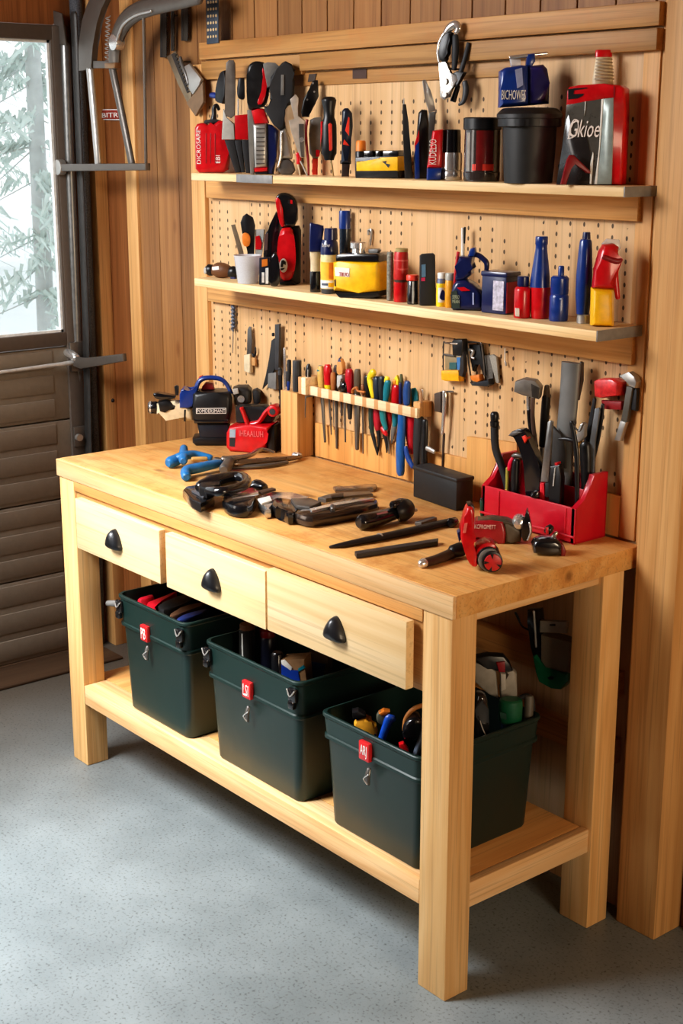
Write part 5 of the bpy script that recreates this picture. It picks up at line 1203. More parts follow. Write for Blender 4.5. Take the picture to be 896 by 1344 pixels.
t.sweep('cap', BLK, [(375, 70, 10), (375, 60, 9)], res=1)
t = on('mini_torch', 'little black box-shaped lamp with red end and chrome joint by the caddy', 'lamp', C12, 730, 352)
t.prism('body', BLKG, [(642, 300), (655, 275), (690, 262), (770, 264), (800, 290), (800, 350), (730, 354), (648, 340)], 0.045, bev=0.01, seg=3)
t.prism('red_end', pm(126, 24, 30, 0.35), [(790, 285), (806, 295), (820, 330), (812, 354), (790, 354)], 0.04, bev=0.008)
t.sweep('joint', CHROME, [(755, 262, 9), (768, 248, 11), (776, 240, 8)], y=0.0)
t.sweep('knob', BLKG, [(726, 235, 20), (735, 222, 24), (744, 210, 18)], y=0.0)
t.prism('red_dot', RED, [(714, 212), (728, 206), (728, 244), (714, 240)], 0.012, y=-0.006, bev=0.002)

# ------------------------------------------------------------------ red caddy with its tools
CX0, CX1, CY0, CY1 = 1.213, 1.502, -0.128, -0.024
cd_ = bpy.data.objects.new('tool_caddy', None); COL.objects.link(cd_); cd_.location = ((CX0+CX1)/2, (CY0+CY1)/2, BT)
tag(cd_, 'bright red plastic tool caddy with stepped sides on the bench', 'tool caddy')
def cb(part, mat, x0, x1, y0, y1, z0, z1, bev=0.002):
    l = cd_.location
    return link_mesh(part, bbox(bmesh.new(), x0-l.x, x1-l.x, y0-l.y, y1-l.y, z0-l.z, z1-l.z, bev), mat, cd_)
CR = pm(190, 14, 40, 0.35, coat=0.25, var=0.05)
cb('base', CR, CX0, CX1, CY0, CY1, BT, BT+0.006)
cb('front_panel', CR, CX0, CX1, CY0, CY0+0.006, BT, BT+0.082)
cb('front_ledge', CR, CX0-0.001, CX1+0.001, CY0-0.004, CY0+0.001, BT+0.014, BT+0.020)
cb('front_rib', CR, CX0+0.055, CX0+0.060, CY0-0.003, CY0+0.001, BT+0.02, BT+0.078)
cb('front_rib', CR, CX1-0.03, CX1-0.025, CY0-0.003, CY0+0.001, BT+0.02, BT+0.078)
cb('back_panel', CR, CX0+0.03, CX1, CY1-0.006, CY1, BT, BT+0.132)
for x in (CX0, CX1-0.014):
    l = cd_.location
    pts = [(CY0, 0), (CY1, 0), (CY1, 0.150), (CY1-0.05, 0.150), (CY1-0.056, 0.125), (CY1-0.075, 0.095), (CY0, 0.082)]
    bm = bmesh.new()
    A = [bm.verts.new((x-l.x, p[0]-l.y, p[1])) for p in pts]; B = [bm.verts.new((x+0.014-l.x, p[0]-l.y, p[1])) for p in pts]
    fa = bm.faces.new(A); fb = bm.faces.new(list(reversed(B)))
    for i in range(len(pts)): bm.faces.new((A[i], B[i], B[(i+1) % len(pts)], A[(i+1) % len(pts)]))
    bmesh.ops.bevel(bm, geom=list(fa.edges)+list(fb.edges), offset=0.003, segments=2, profile=0.5, affect='EDGES', clamp_overlap=True)
    link_mesh('side_panel', bm, CR, cd_)
cb('middle_wall', CR, CX0+0.108, CX1-0.014, -0.075, -0.071, BT, BT+0.112)
def incaddy(name, label, cat, bx_, y, rz=0.25):
    q = at(*(C11[0]+bx_/C11[2], C11[1]+1000/C11[2]), 'y', y); v = Vector((q.x, y, BT+0.0065))-CAM; d = v.dot(FW)
    by_ = (H/2-FPX*v.dot(UP)/d-C11[1])*C11[2]
    bx2 = (W/2+FPX*v.dot(RT)/d-C11[0])*C11[2]
    t = Thing(name, label, cat, C11, bx2, by_, y=y, z=BT+0.0065, rz=rz); t.B = by_-16
    return t
t = incaddy('hammer', 'black rubber-handled hammer shaft with a capped end at the caddy left', 'hammer', 145, -0.088)
t.sweep('handle', BLKM, [(200, t.B, 18), (178, 890, 25), (146, 770, 25), (100, 640, 25), (94, 500, 26)], res=3, cap='flat')
t.sweep('cap', BLK, [(94, 494, 29), (94, 464, 30)], res=1, cap='flat')
t.sweep('cap', BLK, [(94, 456, 26), (94, 418, 28)], res=1)
t = incaddy('screwdriver', 'black screwdriver with red shoulder and silver collar in the caddy', 'screwdriver', 225, -0.102)
t.sweep('grip', BLK, [(228, t.B, 22), (228, 900, 28), (230, 800, 28), (236, 720, 24)], res=3)
t.sweep('shoulder', pm(206, 20, 60, 0.35), [(192, 775, 14), (200, 735, 17), (215, 705, 14)], res=2, y=-0.002)
t.sweep('collar', DSTEEL, [(215, 690, 14), (240, 683, 17), (285, 697, 12)], res=2)
t = incaddy('pencil', 'yellow and orange carpenter pencil in the caddy', 'pencil', 172, -0.104)
t.sweep('pencil', pm(160, 150, 60, 0.45), [(178, 770, 12), (176, 900, 12), (172, t.B, 10)], res=1)
t.sweep('orange_end', ORA, [(174, 910, 13), (166, 962, 13)], res=1)
t = incaddy('hammer', 'steel-headed hammer standing head up in the caddy', 'hammer', 395, -0.044, rz=0.55)
t.prism('head', pm(140, 136, 130, 0.42, metal=0.6), [(228, 262), (236, 198), (292, 180), (368, 192), (402, 235), (392, 310), (352, 300), (292, 288)], 0.035, bev=0.003)
t.prism('head_end', pm(78, 74, 70, 0.45, metal=0.6), [(340, 205), (400, 235), (390, 312), (345, 296)], 0.037, bev=0.003)
t.sweep('steel_shaft', CHROME, [(315, 290, 14), (316, 350, 15), (320, 400, 15)], res=1)
t.sweep('shaft', BLKG, [(320, 390, 17), (330, 480, 20), (350, 600, 21), (375, 760, 21), (395, t.B, 20)], res=3)
t.sweep('side_rod', pm(86, 62, 50, 0.4), [(352, 300, 14), (348, 420, 14), (362, 560, 14), (375, 620, 12)], res=2, y=-0.012)
t = incaddy('pistol_drill', 'black pistol-shaped drill handle with an orange band in the caddy', 'drill', 355, -0.093)
t.prism('handle', BLKG, [(198, 552), (225, 522), (262, 506), (295, 510), (318, 540), (340, 600), (380, 680), (408, 760), (400, 900), (372, t.B), (330, t.B), (305, 850), (300, 740), (275, 650), (250, 570), (225, 556)], 0.024, bev=0.010, sm=1, seg=3)
t.prism('nose', pm(90, 88, 86, 0.3), [(200, 550), (228, 522), (262, 516), (292, 530), (240, 552)], 0.022, y=-0.006, bev=0.004)
t.prism('orange_band', ORED, [(292, 556), (312, 545), (332, 568), (312, 598)], 0.02, y=-0.008, bev=0.003)
t = incaddy('chisel', 'black chisel with a brown tapered cap behind the steel-headed hammer', 'chisel', 405, -0.034)
t.sweep('grip', BLK, [(405, 620, 22), (418, 480, 28), (430, 320, 28), (432, 300, 24)], res=2)
t.sweep('cap', pm(96, 80, 64, 0.5), [(433, 305, 22), (434, 270, 20), (436, 235, 16)], res=1)
t.sweep('blade', STEEL, [(405, 620, 16), (396, 800, 14), (392, t.B, 12)], res=1)
t = incaddy('file', 'flat silver file with a red lower handle standing in the caddy', 'file', 425, -0.105)
t.prism('blade', pm(150, 152, 152, 0.3, metal=0.8), [(445, 465), (460, 456), (476, 466), (452, 860), (398, 855)], 0.010, bev=0.002)
t.prism('handle', pm(206, 30, 44, 0.35), [(396, 860), (428, 862), (440, t.B), (392, t.B)], 0.016, bev=0.004)
t = incaddy('utility_knife', 'black utility knife with a silver line and red button, upright in the caddy', 'knife', 500, -0.104)
t.prism('body', BLK, [(466, 752), (534, 738), (538, 830), (528, t.B), (456, t.B), (460, 850)], 0.020, bev=0.004)
t.prism('silver_line', LGREY, [(500, 760), (507, 758), (494, 880), (487, 880)], 0.002, y=-0.0105, bev=0)
t.prism('button', RED, [(494, 730), (516, 726), (520, 746), (498, 750)], 0.018, bev=0.003)
t.prism('clip', BLKM, [(425, 862), (458, 866), (452, 960), (424, 956)], 0.012, y=0.004, bev=0.002)
t = incaddy('pipe', 'tallest grey steel channel standing up in the caddy', 'pipe', 540, -0.048, rz=0.25)
t.sweep('pipe', pm(124, 124, 122, 0.5, metal=0.5, var=0.15, scale=18), [(595, 78, 58), (580, 300, 56), (560, 520, 56), (545, 740, 55), (538, t.B, 54)], flat=0.45, res=2, cap='flat', seg=20)
t.prism('dark_edge', pm(72, 62, 54, 0.5), [(640, 76), (656, 82), (652, 200), (628, 330), (622, 240)], 0.012, y=0.012, bev=0.002)
t.prism('lower_sleeve', pm(62, 60, 58, 0.45), [(502, 480), (560, 540), (590, 640), (588, 760), (470, 750)], 0.01, y=-0.020, bev=0.003)
t = incaddy('pliers', 'black thin-jawed pliers with a cross arm in front of the grey channel', 'pliers', 640, -0.096)
t.sweep('jaw', BLK, [(595, 470, 14), (610, 540, 15), (628, 660, 16), (632, 800, 16), (632, t.B, 13)], res=3, flat=0.8)
t.sweep('cross_arm', BLK, [(515, 578, 7), (560, 578, 13), (610, 590, 14)], res=2, flat=0.8)
t.sweep('wire', DSTEEL, [(598, 470, 6), (625, 510, 6), (650, 525, 6), (672, 480, 8)], res=4, seg=8)
t = incaddy('adjustable_wrench', 'chrome-jawed wrench with a black body at the right of the caddy', 'wrench', 690, -0.058)
t.prism('jaws', STEEL, [(660, 480), (676, 468), (692, 480), (690, 560), (664, 590), (640, 600), (636, 545), (655, 530)], 0.018, bev=0.004)
t.sweep('body', BLK, [(685, 620, 34), (688, 700, 36), (690, 790, 32), (692, t.B, 26)], res=2, flat=0.7)
t.sweep('collar', pm(150, 110, 50, 0.35, metal=0.6), [(655, 600, 14), (655, 630, 14)], res=1)
t = incaddy('saw_blade', 'narrow black pointed blade rising at the right of the caddy', 'blade', 688, -0.040)
t.prism('blade', BLKM, [(738, 315), (748, 305), (756, 322), (726, 540), (716, 620), (712, t.B), (680, t.B), (676, 600), (700, 520)], 0.008, bev=0.002)
t = incaddy('steel_rule', 'broad grey blade at the right edge of the caddy', 'blade', 728, -0.05)
t.prism('blade', pm(112, 116, 120, 0.4, metal=0.4), [(750, 380), (780, 372), (784, 400), (752, 600), (735, t.B), (705, t.B), (718, 600)], 0.006, bev=0.001)
t = incaddy('file', 'long black curved file at the extreme right of the caddy', 'file', 735, -0.042)
t.sweep('file', BLK, [(800, 355, 12), (790, 450, 13), (765, 600, 13), (735, 720, 13), (728, 820, 11), (735, t.B, 10)], res=3, flat=0.7)
t = Thing('rubber_foot', 'small shiny black knob perched on the caddy front edge', 'knob', C11, 355, 1000, y=CY0+0.003, z=BT+0.0825, rz=FACE)
t.prism('knob', BLKG, [(325, 1000), (330, 975), (355, 952), (382, 955), (385, 1000)], 0.02, bev=0.006, sm=1)

# ================================================================== STORAGE BINS UNDER THE BENCH
def rrect(cx, cy, hx, hy, r, n=5):
    pts = []
    for sx, sy, a0 in ((1, 1, 0), (-1, 1, 90), (-1, -1, 180), (1, -1, 270)):
        for k in range(n+1):
            a = math.radians(a0+90*k/n)
            pts.append((cx+sx*(hx-r)+r*math.cos(a), cy+sy*(hy-r)+r*math.sin(a)))
    return pts
def loft(levels):
    bm = bmesh.new(); rings = [[bm.verts.new((p[0], p[1], z)) for p in rrect(0, 0, hx, hy, r)] for z, hx, hy, r in levels]
    n = len(rings[0])
    for A, B in zip(rings, rings[1:]):
        for i in range(n): bm.faces.new((A[i], A[(i+1) % n], B[(i+1) % n], B[i]))
    bm.faces.new(list(reversed(rings[0]))); bm.faces.new(rings[-1])
    return bm
BZ0 = 0.2505
def make_bin(label, x0, x1, y0, y1, ztop, collar, tagtxt, tagpx, latchpx, buckles):
    e = bpy.data.objects.new('storage_bin', None); COL.objects.link(e)
    cx, cy = (x0+x1)/2, (y0+y1)/2; e.location = (cx, cy, BZ0)
    tag(e, label, 'storage bin', 'dark green bins on the lower shelf')
    hx, hy, h = (x1-x0)/2, (y1-y0)/2, ztop-BZ0; c = h-collar; r = 0.024
    lv = [(0, hx-0.024, hy-0.022, r*.8), (0.006, hx-0.020, hy-0.018, r), (c-0.004, hx-0.010, hy-0.010, r), (c, hx-0.008, hy-0.008, r), (c+0.002, hx-0.003, hy-0.003, r), (c+0.009, hx-0.003, hy-0.003, r), (c+0.012, hx-0.006, hy-0.006, r),
          (h-0.012, hx-0.003, hy-0.003, r), (h-0.008, hx, hy, r), (h-0.002, hx, hy, r), (h, hx-0.002, hy-0.002, r), (h, hx-0.007, hy-0.007, r), (h-0.012, hx-0.009, hy-0.009, r), (c, hx-0.014, hy-0.014, r), (0.012, hx-0.026, hy-0.024, r)]
    link_mesh('body', loft(lv), BIN, e, ang=30)
    yf = -hy
    def loc(px, py, y): q = at(px, py, 'y', y); return q.x-cx, q.z-BZ0
    (a, b), (c2, d) = loc(tagpx[0], tagpx[1], y0), loc(tagpx[2], tagpx[3], y0)
    a = (a+c2)/2-0.017; c2 = a+0.034; d = (b+d)/2-0.022; b = d+0.044
    tg = link_mesh('tag', bbox(bmesh.new(), a, c2, yf-0.006, yf+0.006, d, b, 0.003), pm(206, 40, 44, 0.35, coat=0.3), e)
    text_mesh('lettering', WHITE, tagtxt, a+0.006, d+0.007, c2-0.006, b-0.008, yf-0.0064, tg)
    a, b = loc(latchpx[0], latchpx[1], y0); 
    lt = link_mesh('latch', sweep_bm([(a, yf+0.002, b+0.016, 0.006), (a+0.002, yf-0.004, b, 0.007), (a+0.003, yf-0.003, b-0.016, 0.005)], (0, 1, 0), 0.8, 10, 3), DSTEEL, e)
    link_mesh('latch_ring', sweep_bm([(a+0.008, yf-0.006, b+0.008, 0.0018), (a-0.004, yf-0.010, b-0.004, 0.0018), (a+0.006, yf-0.008, b-0.014, 0.0018)], (0, 1, 0), 1, 8, 3), CHROME, e)
    for sx in buckles:
        bm = bmesh.new()
        bbox(bm, sx*(hx-0.02)-0.014, sx*(hx-0.02)+0.014, yf-0.006, yf+0.006, h-0.05, h-0.016, 0.004)
        bbox(bm, sx*(hx-0.02)-0.010, sx*(hx-0.02)+0.010, yf-0.010, yf+0.004, h-0.066, h-0.046, 0.004)
        link_mesh('buckle', bm, BLKG, e)
        link_mesh('buckle_wire', sweep_bm([(sx*(hx-0.02)-0.013, yf-0.0075, h-0.020, 0.002), (sx*(hx-0.02), yf-0.010, h-0.034, 0.002), (sx*(hx-0.02)+0.013, yf-0.0075, h-0.020, 0.002)], (0, 1, 0), 1, 8, 3), STEEL, e)
    return e
b1 = make_bin('dark green bin at the end of the lower shelf below the first drawer', 0.285, 0.622, -0.578, -0.20, 0.577, 0.088, 'PB', (185, 821, 196, 841), (193, 857), (-1, 1))
link_mesh('side_handle', sweep_bm([(-0.17, -0.165, 0.29, 0.008), (-0.20, -0.175, 0.285, 0.009), (-0.225, -0.18, 0.28, 0.008)], (0, 0, 1), 1, 10, 2), GREY, b1)
b2 = make_bin('dark green bin in the middle of the lower shelf', 0.705, 1.092, -0.578, -0.20, 0.562, 0.095, 'LSI', (318, 893, 332, 917), (325, 937), (-1, 1))
b3 = make_bin('lowest dark green bin beside the front leg of the bench', 1.165, 1.505, -0.578, -0.205, 0.522, 0.062, 'ARJ', (472, 974, 487, 997), (483, 1019), ())

# contents, first bin: pouches standing packed on end
def inbin(name, label, cat, c, pts, mat, z1, z0=0.266, group=None, sm=1, bev=0.006):
    xs = sum(p[0] for p in pts)/len(pts); ys = sum(p[1] for p in pts)/len(pts)
    t = Thing(name, label, cat, c, xs, ys, z=z1, rz=0, group=group)
    q = chaikin([t.L(p[0], p[1], 0) for p in pts], sm)
    t.e.location.z = z0
    link_mesh('body', prism_bm(q, 0, z1-z0, bev, 'z'), mat, t.e)
    return t
inbin('red_folder', 'crimson folded cloth at the back of the first green bin', 'cloth', C24, [(240, 174), (345, 142), (362, 160), (285, 184)], pm(190, 12, 42, 0.5), 0.570)
inbin('red_pouch', 'red pouch with a pale edge tucked in front of the crimson cloth', 'pouch', C24, [(292, 206), (400, 172), (510, 124), (500, 140), (372, 205), (368, 250)], pm(200, 16, 40, 0.45), 0.562)
inbin('black_pouch', 'soft black pouch in the middle of the first green bin', 'pouch', C24, [(375, 212), (540, 142), (640, 165), (560, 210), (470, 240), (405, 252)], pm(22, 22, 22, 0.6), 0.562)
inbin('brown_glove', 'brown leather roll in the first green bin beside the black pouch', 'glove', C24, [(452, 282), (500, 246), (620, 205), (700, 195), (690, 215), (560, 262), (470, 300)], pm(92, 62, 40, 0.6), 0.558)
inbin('blue_cloth', 'blue cloth with a pale border at the near side of the first green bin', 'cloth', C24, [(492, 312), (560, 270), (720, 232), (735, 248), (640, 285), (530, 322)], pm(30, 50, 110, 0.6), 0.556)

def upin(name, label, cat, c, bx_, by_, y, rz=FACE): return Thing(name, label, cat, c, bx_, by_, y=y, rz=rz)
t = upin('glass_bottle', 'dark clear bottle with a brown cap at the back of the middle bin', 'bottle', C23, 180, 330, -0.485)
t.lathe('body', pm(40, 38, 36, 0.12, coat=0.6), 180, [(60, 40), (64, 44), (110, 44), (330, 46)])
t.lathe('cap', BROWN, 180, [(34, 36), (38, 40), (60, 40)])
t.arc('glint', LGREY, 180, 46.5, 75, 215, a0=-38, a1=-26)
t = upin('spray_bottle', 'dark blue bottle with a red band next to the brown-capped bottle', 'bottle', C23, 290, 330, -0.44)
t.lathe('body', pm(30, 32, 48, 0.3), 290, [(100, 40), (112, 46), (330, 46)])
t.lathe('band', DRED, 288, [(66, 38), (72, 42), (100, 42)])
t = upin('canister', 'small black canister in front of the dark blue bottle in the middle bin', 'canister', C23, 342, 380, -0.50)
t.lathe('body', BLKG, 342, [(186, 26), (196, 34), (380, 34)])
t = upin('carton', 'blue, white and tan carton standing in the middle bin', 'carton', C23, 440, 420, -0.47, rz=0.6)
t.prism('body', pm(136, 104, 70, 0.5), [(378, 212), (505, 205), (515, 330), (510, 420), (385, 420)], 0.05, bev=0.003)
t.prism('blue_face', pm(24, 60, 150, 0.4), [(380, 232), (430, 262), (470, 265), (482, 330), (440, 350), (384, 345)], 0.002, y=-0.0258, bev=0)
t.prism('white_flap', WHITE, [(380, 212), (400, 206), (440, 250), (432, 266), (382, 230)], 0.003, y=-0.026, bev=0.001)
t.prism('teal_flash', TEAL, [(470, 255), (500, 235), (508, 250), (474, 272)], 0.002, y=-0.0258, bev=0)
t = upin('carton', 'dark blue carton behind the white-flapped carton in the middle bin', 'carton', C23, 575, 400, -0.40, rz=0.6)
t.prism('body', pm(70, 54, 40, 0.5), [(522, 172), (625, 190), (628, 400), (520, 400)], 0.04, bev=0.003)
t.prism('blue_face', pm(30, 46, 92, 0.4), [(530, 220), (612, 235), (600, 300), (535, 310)], 0.002, y=-0.0208, bev=0)
# third bin
t = upin('yellow_clamp', 'yellow plastic clamp with a black cap in the lowest green bin', 'clamp', C22, 350, 600, -0.50)
t.prism('body', pm(234, 168, 50, 0.45), [(265, 410), (290, 372), (365, 350), (378, 400), (440, 420), (450, 470), (440, 600), (360, 600), (340, 480), (275, 470)], 0.03, bev=0.008)
t.prism('cap', BLK, [(250, 310), (300, 300), (355, 330), (360, 350), (290, 374), (255, 360)], 0.03, bev=0.007)
t.prism('hole', BLK, [(420, 478), (440, 474), (440, 500), (420, 502)], 0.003, y=-0.0155, bev=0)
t = upin('blue_handle_tool', 'bright blue curved handle with a tan and grey disc in the lowest green bin', 'tool', C22, 500, 640, -0.50)
t.sweep('handle', pm(28, 84, 190, 0.35, coat=0.3), [(560, 385, 38), (545, 380, 40), (515, 450, 34), (490, 520, 32), (455, 640, 30)], flat=0.6)
t.disc('disc', pm(96, 98, 84, 0.45), 500, 385, 58, 0.02, y=0.014, bev=0.004)
t.prism('tan_arc', ORA, [(460, 345), (500, 322), (548, 330), (520, 350), (480, 360)], 0.022, y=0.013, bev=0.002)
t = upin('headset', 'tan band with a shiny black rounded pad in the lowest green bin', 'ear protector', C22, 730, 640, -0.47)
t.sweep('band', pm(206, 140, 76, 0.45), [(655, 470, 14), (668, 380, 16), (720, 310, 18), (800, 275, 18), (880, 280, 16), (930, 340, 14)], flat=1.2)
t.prism('pad', BLKG, [(640, 470), (655, 400), (700, 350), (760, 336), (800, 370), (795, 450), (760, 520), (690, 528), (645, 510)], 0.05, bev=0.016, sm=1, seg=3)
t.prism('red_tip', RED, [(612, 540), (650, 528), (690, 580), (690, 660), (650, 660), (620, 620)], 0.02, y=-0.02, bev=0.005)
t.sweep('stalk', pm(110, 120, 136, 0.3), [(800, 470, 20), (770, 560, 24), (740, 650, 24)], y=-0.015)
t = upin('sander', 'grey angular power tool sticking out of the lowest bin behind the front leg', 'power tool', C21, 240, 800, -0.252)
t.prism('body', pm(140, 136, 128, 0.5), [(60, 430), (150, 455), (200, 490), (215, 670), (150, 640), (60, 560)], 0.032, bev=0.006)
t.prism('top', BLK, [(60, 400), (150, 385), (250, 392), (290, 440), (310, 490), (200, 490), (150, 455), (60, 430)], 0.032, bev=0.008)
t.prism('red_window', DRED, [(198, 425), (255, 418), (256, 490), (215, 488)], 0.01, y=-0.016, bev=0.002)
t.prism('arm', pm(150, 146, 138, 0.45), [(265, 495), (310, 482), (335, 505), (336, 650), (320, 800), (240, 800), (225, 600), (262, 590)], 0.03, bev=0.006)
t.prism('trigger', LGREY, [(225, 495), (262, 500), (262, 600), (228, 615)], 0.02, y=-0.012, bev=0.004)
t = upin('green_bottle', 'green capped bottle in the lowest bin beside the grey power tool', 'bottle', C21, 300, 980, -0.275)
t.lathe('cap', pm(22, 92, 62, 0.4), 300, [(682, 60), (692, 74), (720, 78), (815, 76), (832, 68)], flat=0.8)
t.lathe('body', pm(70, 92, 120, 0.15, coat=0.5), 290, [(834, 58), (980, 58)], flat=0.8)
t.prism('emblem', pm(14, 60, 44, 0.4), [(218, 735), (260, 745), (262, 785), (222, 775)], 0.004, y=-0.0285, bev=0)
t = upin('roll', 'small ribbed grey roll behind the green capped bottle', 'roll', C21, 420, 930, -0.225)
t.lathe('roll', pm(96, 92, 84, 0.5), 420, [(660, 22), (672, 30), (930, 30)])
t.sweep('strap', BLKM, [(350, 690, 14), (400, 670, 16), (440, 690, 16), (450, 760, 14)], flat=1.2, y=0.006)
t = upin('wrapped_parcel', 'black plastic-wrapped parcel in the lowest bin right of the front leg', 'parcel', C21, 160, 1010, -0.338)
t.prism('parcel', pm(36, 34, 34, 0.15, coat=0.8, bump=0.6, scale=14), [(60, 640), (125, 640), (150, 700), (152, 830), (150, 1010), (60, 1010)], 0.036, bev=0.014, sm=1, seg=3)
t.sweep('crease', LGREY, [(90, 790, 3), (110, 850, 4), (140, 900, 3)], y=-0.031, seg=6)

t = Thing('dust_collector', 'green and grey mesh dust box hung on the wall beneath the bench', 'dust box', C21, 590, 600, y=-0.062, rz=0.25)
t.prism('arm', BLKG, [(420, 95), (500, 90), (515, 240), (505, 400), (545, 470), (500, 500), (470, 440), (440, 330), (428, 180)], 0.03, bev=0.008)
t.sweep('chrome_trim', STEEL, [(470, 100, 8), (478, 200, 8), (485, 330, 8)], y=-0.016)
t.prism('mesh_box', pm(140, 132, 116, 0.7, var=0.35, scale=700), [(518, 250), (620, 275), (722, 300), (705, 420), (706, 505), (560, 480), (518, 420)], 0.04, bev=0.006)
t.prism('green_cup', pm(28, 120, 84, 0.35), [(470, 385), (490, 380), (548, 470), (610, 488), (700, 495), (706, 545), (650, 606), (590, 600), (510, 556), (488, 490)], 0.046, bev=0.010)
t.prism('slot', BLK, [(572, 525), (590, 515), (614, 522), (605, 536), (580, 536)], 0.003, y=-0.0235, bev=0)
t.prism('mount_tag', pm(168, 164, 152, 0.45), [(510, 160), (685, 168), (683, 245), (510, 238)], 0.012, y=-0.01, bev=0.002)
t.prism('tag_slot', BLK, [(575, 184), (612, 182), (612, 194), (578, 192)], 0.002, y=-0.0165, bev=0)
t.sweep('cable', BLK, [(330, 120, 8), (345, 150, 8), (375, 210, 6), (435, 240, 6)], seg=8)

# ================================================================== STEEL HARDWARE BESIDE THE GARAGE DOOR
t = hung('door_track', 'upright grey steel garage door track with a flared top plate', 'door track', FULL, 100, 590, -0.075)
t.e.location.z = 0.0
zl = t.loc.z
def tr(part, mat, pts, **k):
    o = t.sweep(part, mat, pts, **k); o.location.z = zl; return o
tr('rail', pm(140, 140, 138, 0.35, metal=0.7), [(86, 60, 6), (92, 217, 6), (100, 420, 6.2), (104, 600, 6.5), (112, 850, 7)], res=2)
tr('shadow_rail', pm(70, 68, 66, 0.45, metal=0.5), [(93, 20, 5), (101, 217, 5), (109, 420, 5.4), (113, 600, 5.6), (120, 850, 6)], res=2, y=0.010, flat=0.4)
o = t.prism('top_plate', IRON, [(45, 14), (52, 17), (75, 14), (86, 18), (92, 60), (80, 58), (62, 36)], 0.006, y=-0.012, bev=0.001); o.location.z = zl
for a, b in ((60, 29), (76, 35)):
    o = t.disc('rivet', STEEL, a, b, 1.6, 0.004, y=-0.016); o.location.z = zl
t = hung('cable_hose', 'dark ribbed hose running down the corner beside the door track', 'hose', FULL, 112, 590, -0.026)
zl = t.loc.z; t.e.location.z = 0.0
tr('hose', pm(86, 90, 96, 0.6, var=0.6, scale=320, bump=1.0), [(99, 0, 8), (105, 120, 7.4), (110, 217, 7), (117, 400, 7), (124, 600, 7.2), (131, 845, 7)], res=2, flat=0.8)
t = hung('hanging_bracket', 'hanging steel frame of two curved arms, thin rod and a flat bottom bar', 'steel frame', C20, 400, 670, -0.112)
t.prism('bottom_bar', IRON, [(222, 642), (580, 640), (580, 668), (222, 672)], 0.02, bev=0.004)
t.disc('bar_end', STEEL, 236, 656, 16, 0.024, bev=0.003)
t.prism('arm_plate', IRON, [(318, 280), (316, 180), (330, 80), (352, 20), (372, -30), (440, -30), (410, 30), (388, 90), (372, 180), (370, 268), (340, 275)], 0.02, bev=0.004)
t.sweep('leg', STEEL, [(352, 270, 16), (368, 450, 15), (384, 640, 14)], res=2, flat=0.7)
t.sweep('curved_arm', IRON, [(448, 250, 24), (452, 180, 26), (480, 100, 28), (530, 50, 27), (600, 25, 25), (680, 10, 22), (780, -12, 20)], res=4, flat=0.6)
t.sweep('arm_edge', STEEL, [(475, 160, 6), (498, 100, 7), (545, 62, 7), (610, 44, 6)], y=-0.014)
t.sweep('leg', pm(104, 98, 92, 0.4, metal=0.6), [(440, 268, 15), (478, 450, 15), (516, 640, 14)], res=2, flat=0.7)
t.prism('cross_piece', IRON, [(372, 238), (440, 240), (440, 268), (372, 268)], 0.014, bev=0.002)
t.prism('coupling', pm(150, 116, 84, 0.35, metal=0.7), [(426, 248), (468, 246), (466, 268), (428, 270)], 0.024, y=-0.004, bev=0.003)
t.disc('bolt', CHROME, 462, 167, 15, 0.03, y=-0.004, bev=0.003)
t.sweep('thin_rod', pm(96, 86, 76, 0.5), [(562, 30, 6), (567, 300, 6), (572, 642, 6)], res=2, seg=8)
pts = []
for i in range(44):
    a = i*PI/2; pts.append((424-2*i/44*2+math.cos(a)*8, 62+i*4.2, 2.2, math.sin(a)*0.006))
t.sweep('spring', STEEL, pts, res=2, seg=6)
t = hung('maker_plate', 'small oval red and white plate fixed on the brown wall panel behind the steel frame', 'plate', C20, 448, 448, 0.036)
t.prism('plate', pm(150, 56, 44, 0.4), [(395, 440), (405, 432), (495, 432), (506, 445), (504, 462), (492, 468), (402, 466), (392, 455)], 0.003, bev=0.0008)
t.prism('rim', WHITE, [(391, 440), (402, 428), (498, 428), (510, 444), (508, 464), (496, 472), (400, 470), (388, 456)], 0.0015, y=0.002, bev=0)
t.text('lettering', WHITE, 'BITRES', 403, 440, 497, 462, -0.0026)
t = hung('perforated_strap', 'dark blue-grey perforated metal strap hung at the top of the pegboard end', 'strap', C20, 833, 170, -0.024)
t.prism('strap', pm(66, 74, 86, 0.45, metal=0.3), [(808, -20), (856, -20), (858, 168), (812, 174)], 0.004, bev=0.001)
for i in range(4):
    for j in range(6): t.disc('hole', pm(206, 176, 130, 0.6), 818+i*10.5, 10+j*27+i*-1.0, 3.2, 0.001, y=-0.0024, seg=8)
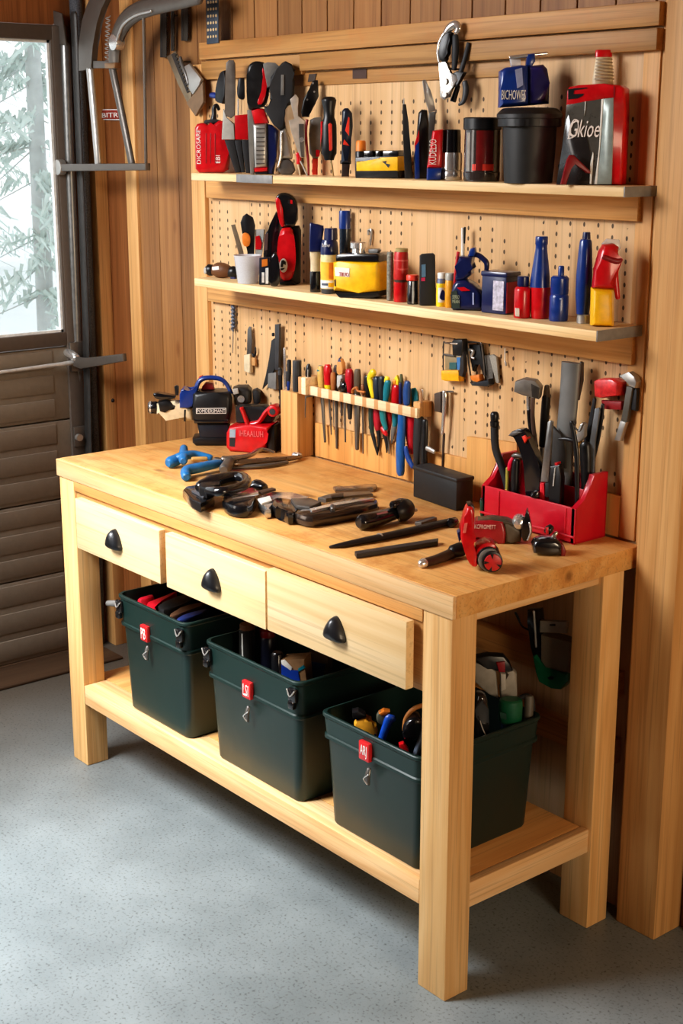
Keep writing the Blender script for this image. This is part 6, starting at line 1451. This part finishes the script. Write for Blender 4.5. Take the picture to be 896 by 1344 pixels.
# hanging saws
t = hung('pull_saw', 'folding saw with a toothed blade and silver clasp hung on the planks', 'saw', C20, 770, 450, -0.030)
t.prism('blade', pm(140, 124, 102, 0.35, metal=0.6), [(655, 222), (690, 200), (718, 260), (748, 350), (752, 390), (738, 408), (700, 330)], 0.004, bev=0.0008)
t.prism('handle_plate', pm(126, 100, 74, 0.5), [(735, 405), (798, 322), (802, 400), (770, 455)], 0.01, bev=0.002)
t.prism('clasp', STEEL, [(728, 262), (750, 250), (798, 310), (790, 335), (765, 372), (748, 345), (752, 310)], 0.012, y=-0.004, bev=0.003)
t.prism('teeth', pm(44, 36, 30, 0.5), [(p[0], p[1]) for i in range(11) for p in ((686+i*5.2, 208+i*14.5), (697+i*5.2, 213+i*14.5))]+[(738, 365), (676, 214)], 0.003, y=-0.003, bev=0)
t.sweep('lever', DSTEEL, [(716, 226, 6), (722, 250, 9), (738, 290, 9), (748, 330, 7)], y=-0.008)
t.peg(690, 240)
def strip_saw(label, x0, x1, y1):
    t = hung('saw_blade', label, 'saw blade', C20, (x0+x1)/2, y1, 0.006)
    pts = [(x0, -20), (x1, -20)]
    n = int(y1/9)
    for i in range(n): pts += [(x1+3, i*9+2), (x1, i*9+6)]
    pts += [(x1, y1), (x0, y1)]
    t.prism('blade', pm(70, 62, 54, 0.45, metal=0.4), pts, 0.003, bev=0)
    t.peg((x0+x1)/2, 60)
    t.prism('spine', pm(48, 42, 38, 0.5), [(x0-2, -20), (x0+5, -20), (x0+5, y1), (x0-2, y1)], 0.005, bev=0)
strip_saw('wide dark toothed blade hanging above the folding saw', 632, 652, 225)
strip_saw('slimmest dark toothed blade hanging in the middle of the three above the saw', 674, 682, 200)
strip_saw('shortest dark toothed blade hanging closest to the perforated strap', 714, 736, 160)
t = hung('door_bar', 'flat grey steel bar jutting from the garage door latch across the corner', 'bar', FULL, 130, 476, -0.112)
t.prism('bar', IRON, [(100, 468), (112, 470), (163, 464), (164, 474), (108, 484), (98, 480)], 0.016, bev=0.003)
t.sweep('latch_ball', CHROME, [(84, 462, 5), (92, 464, 6.5), (100, 470, 6)], res=2)
t = hung('wall_hook', 'small black iron catch on the brown panel below the steel bar', 'hook', FULL, 140, 530, 0.03)
t.sweep('catch', BLK, [(137, 540, 2.5), (140, 527, 3.5), (143, 520, 3), (148, 526, 2.5)], seg=8)
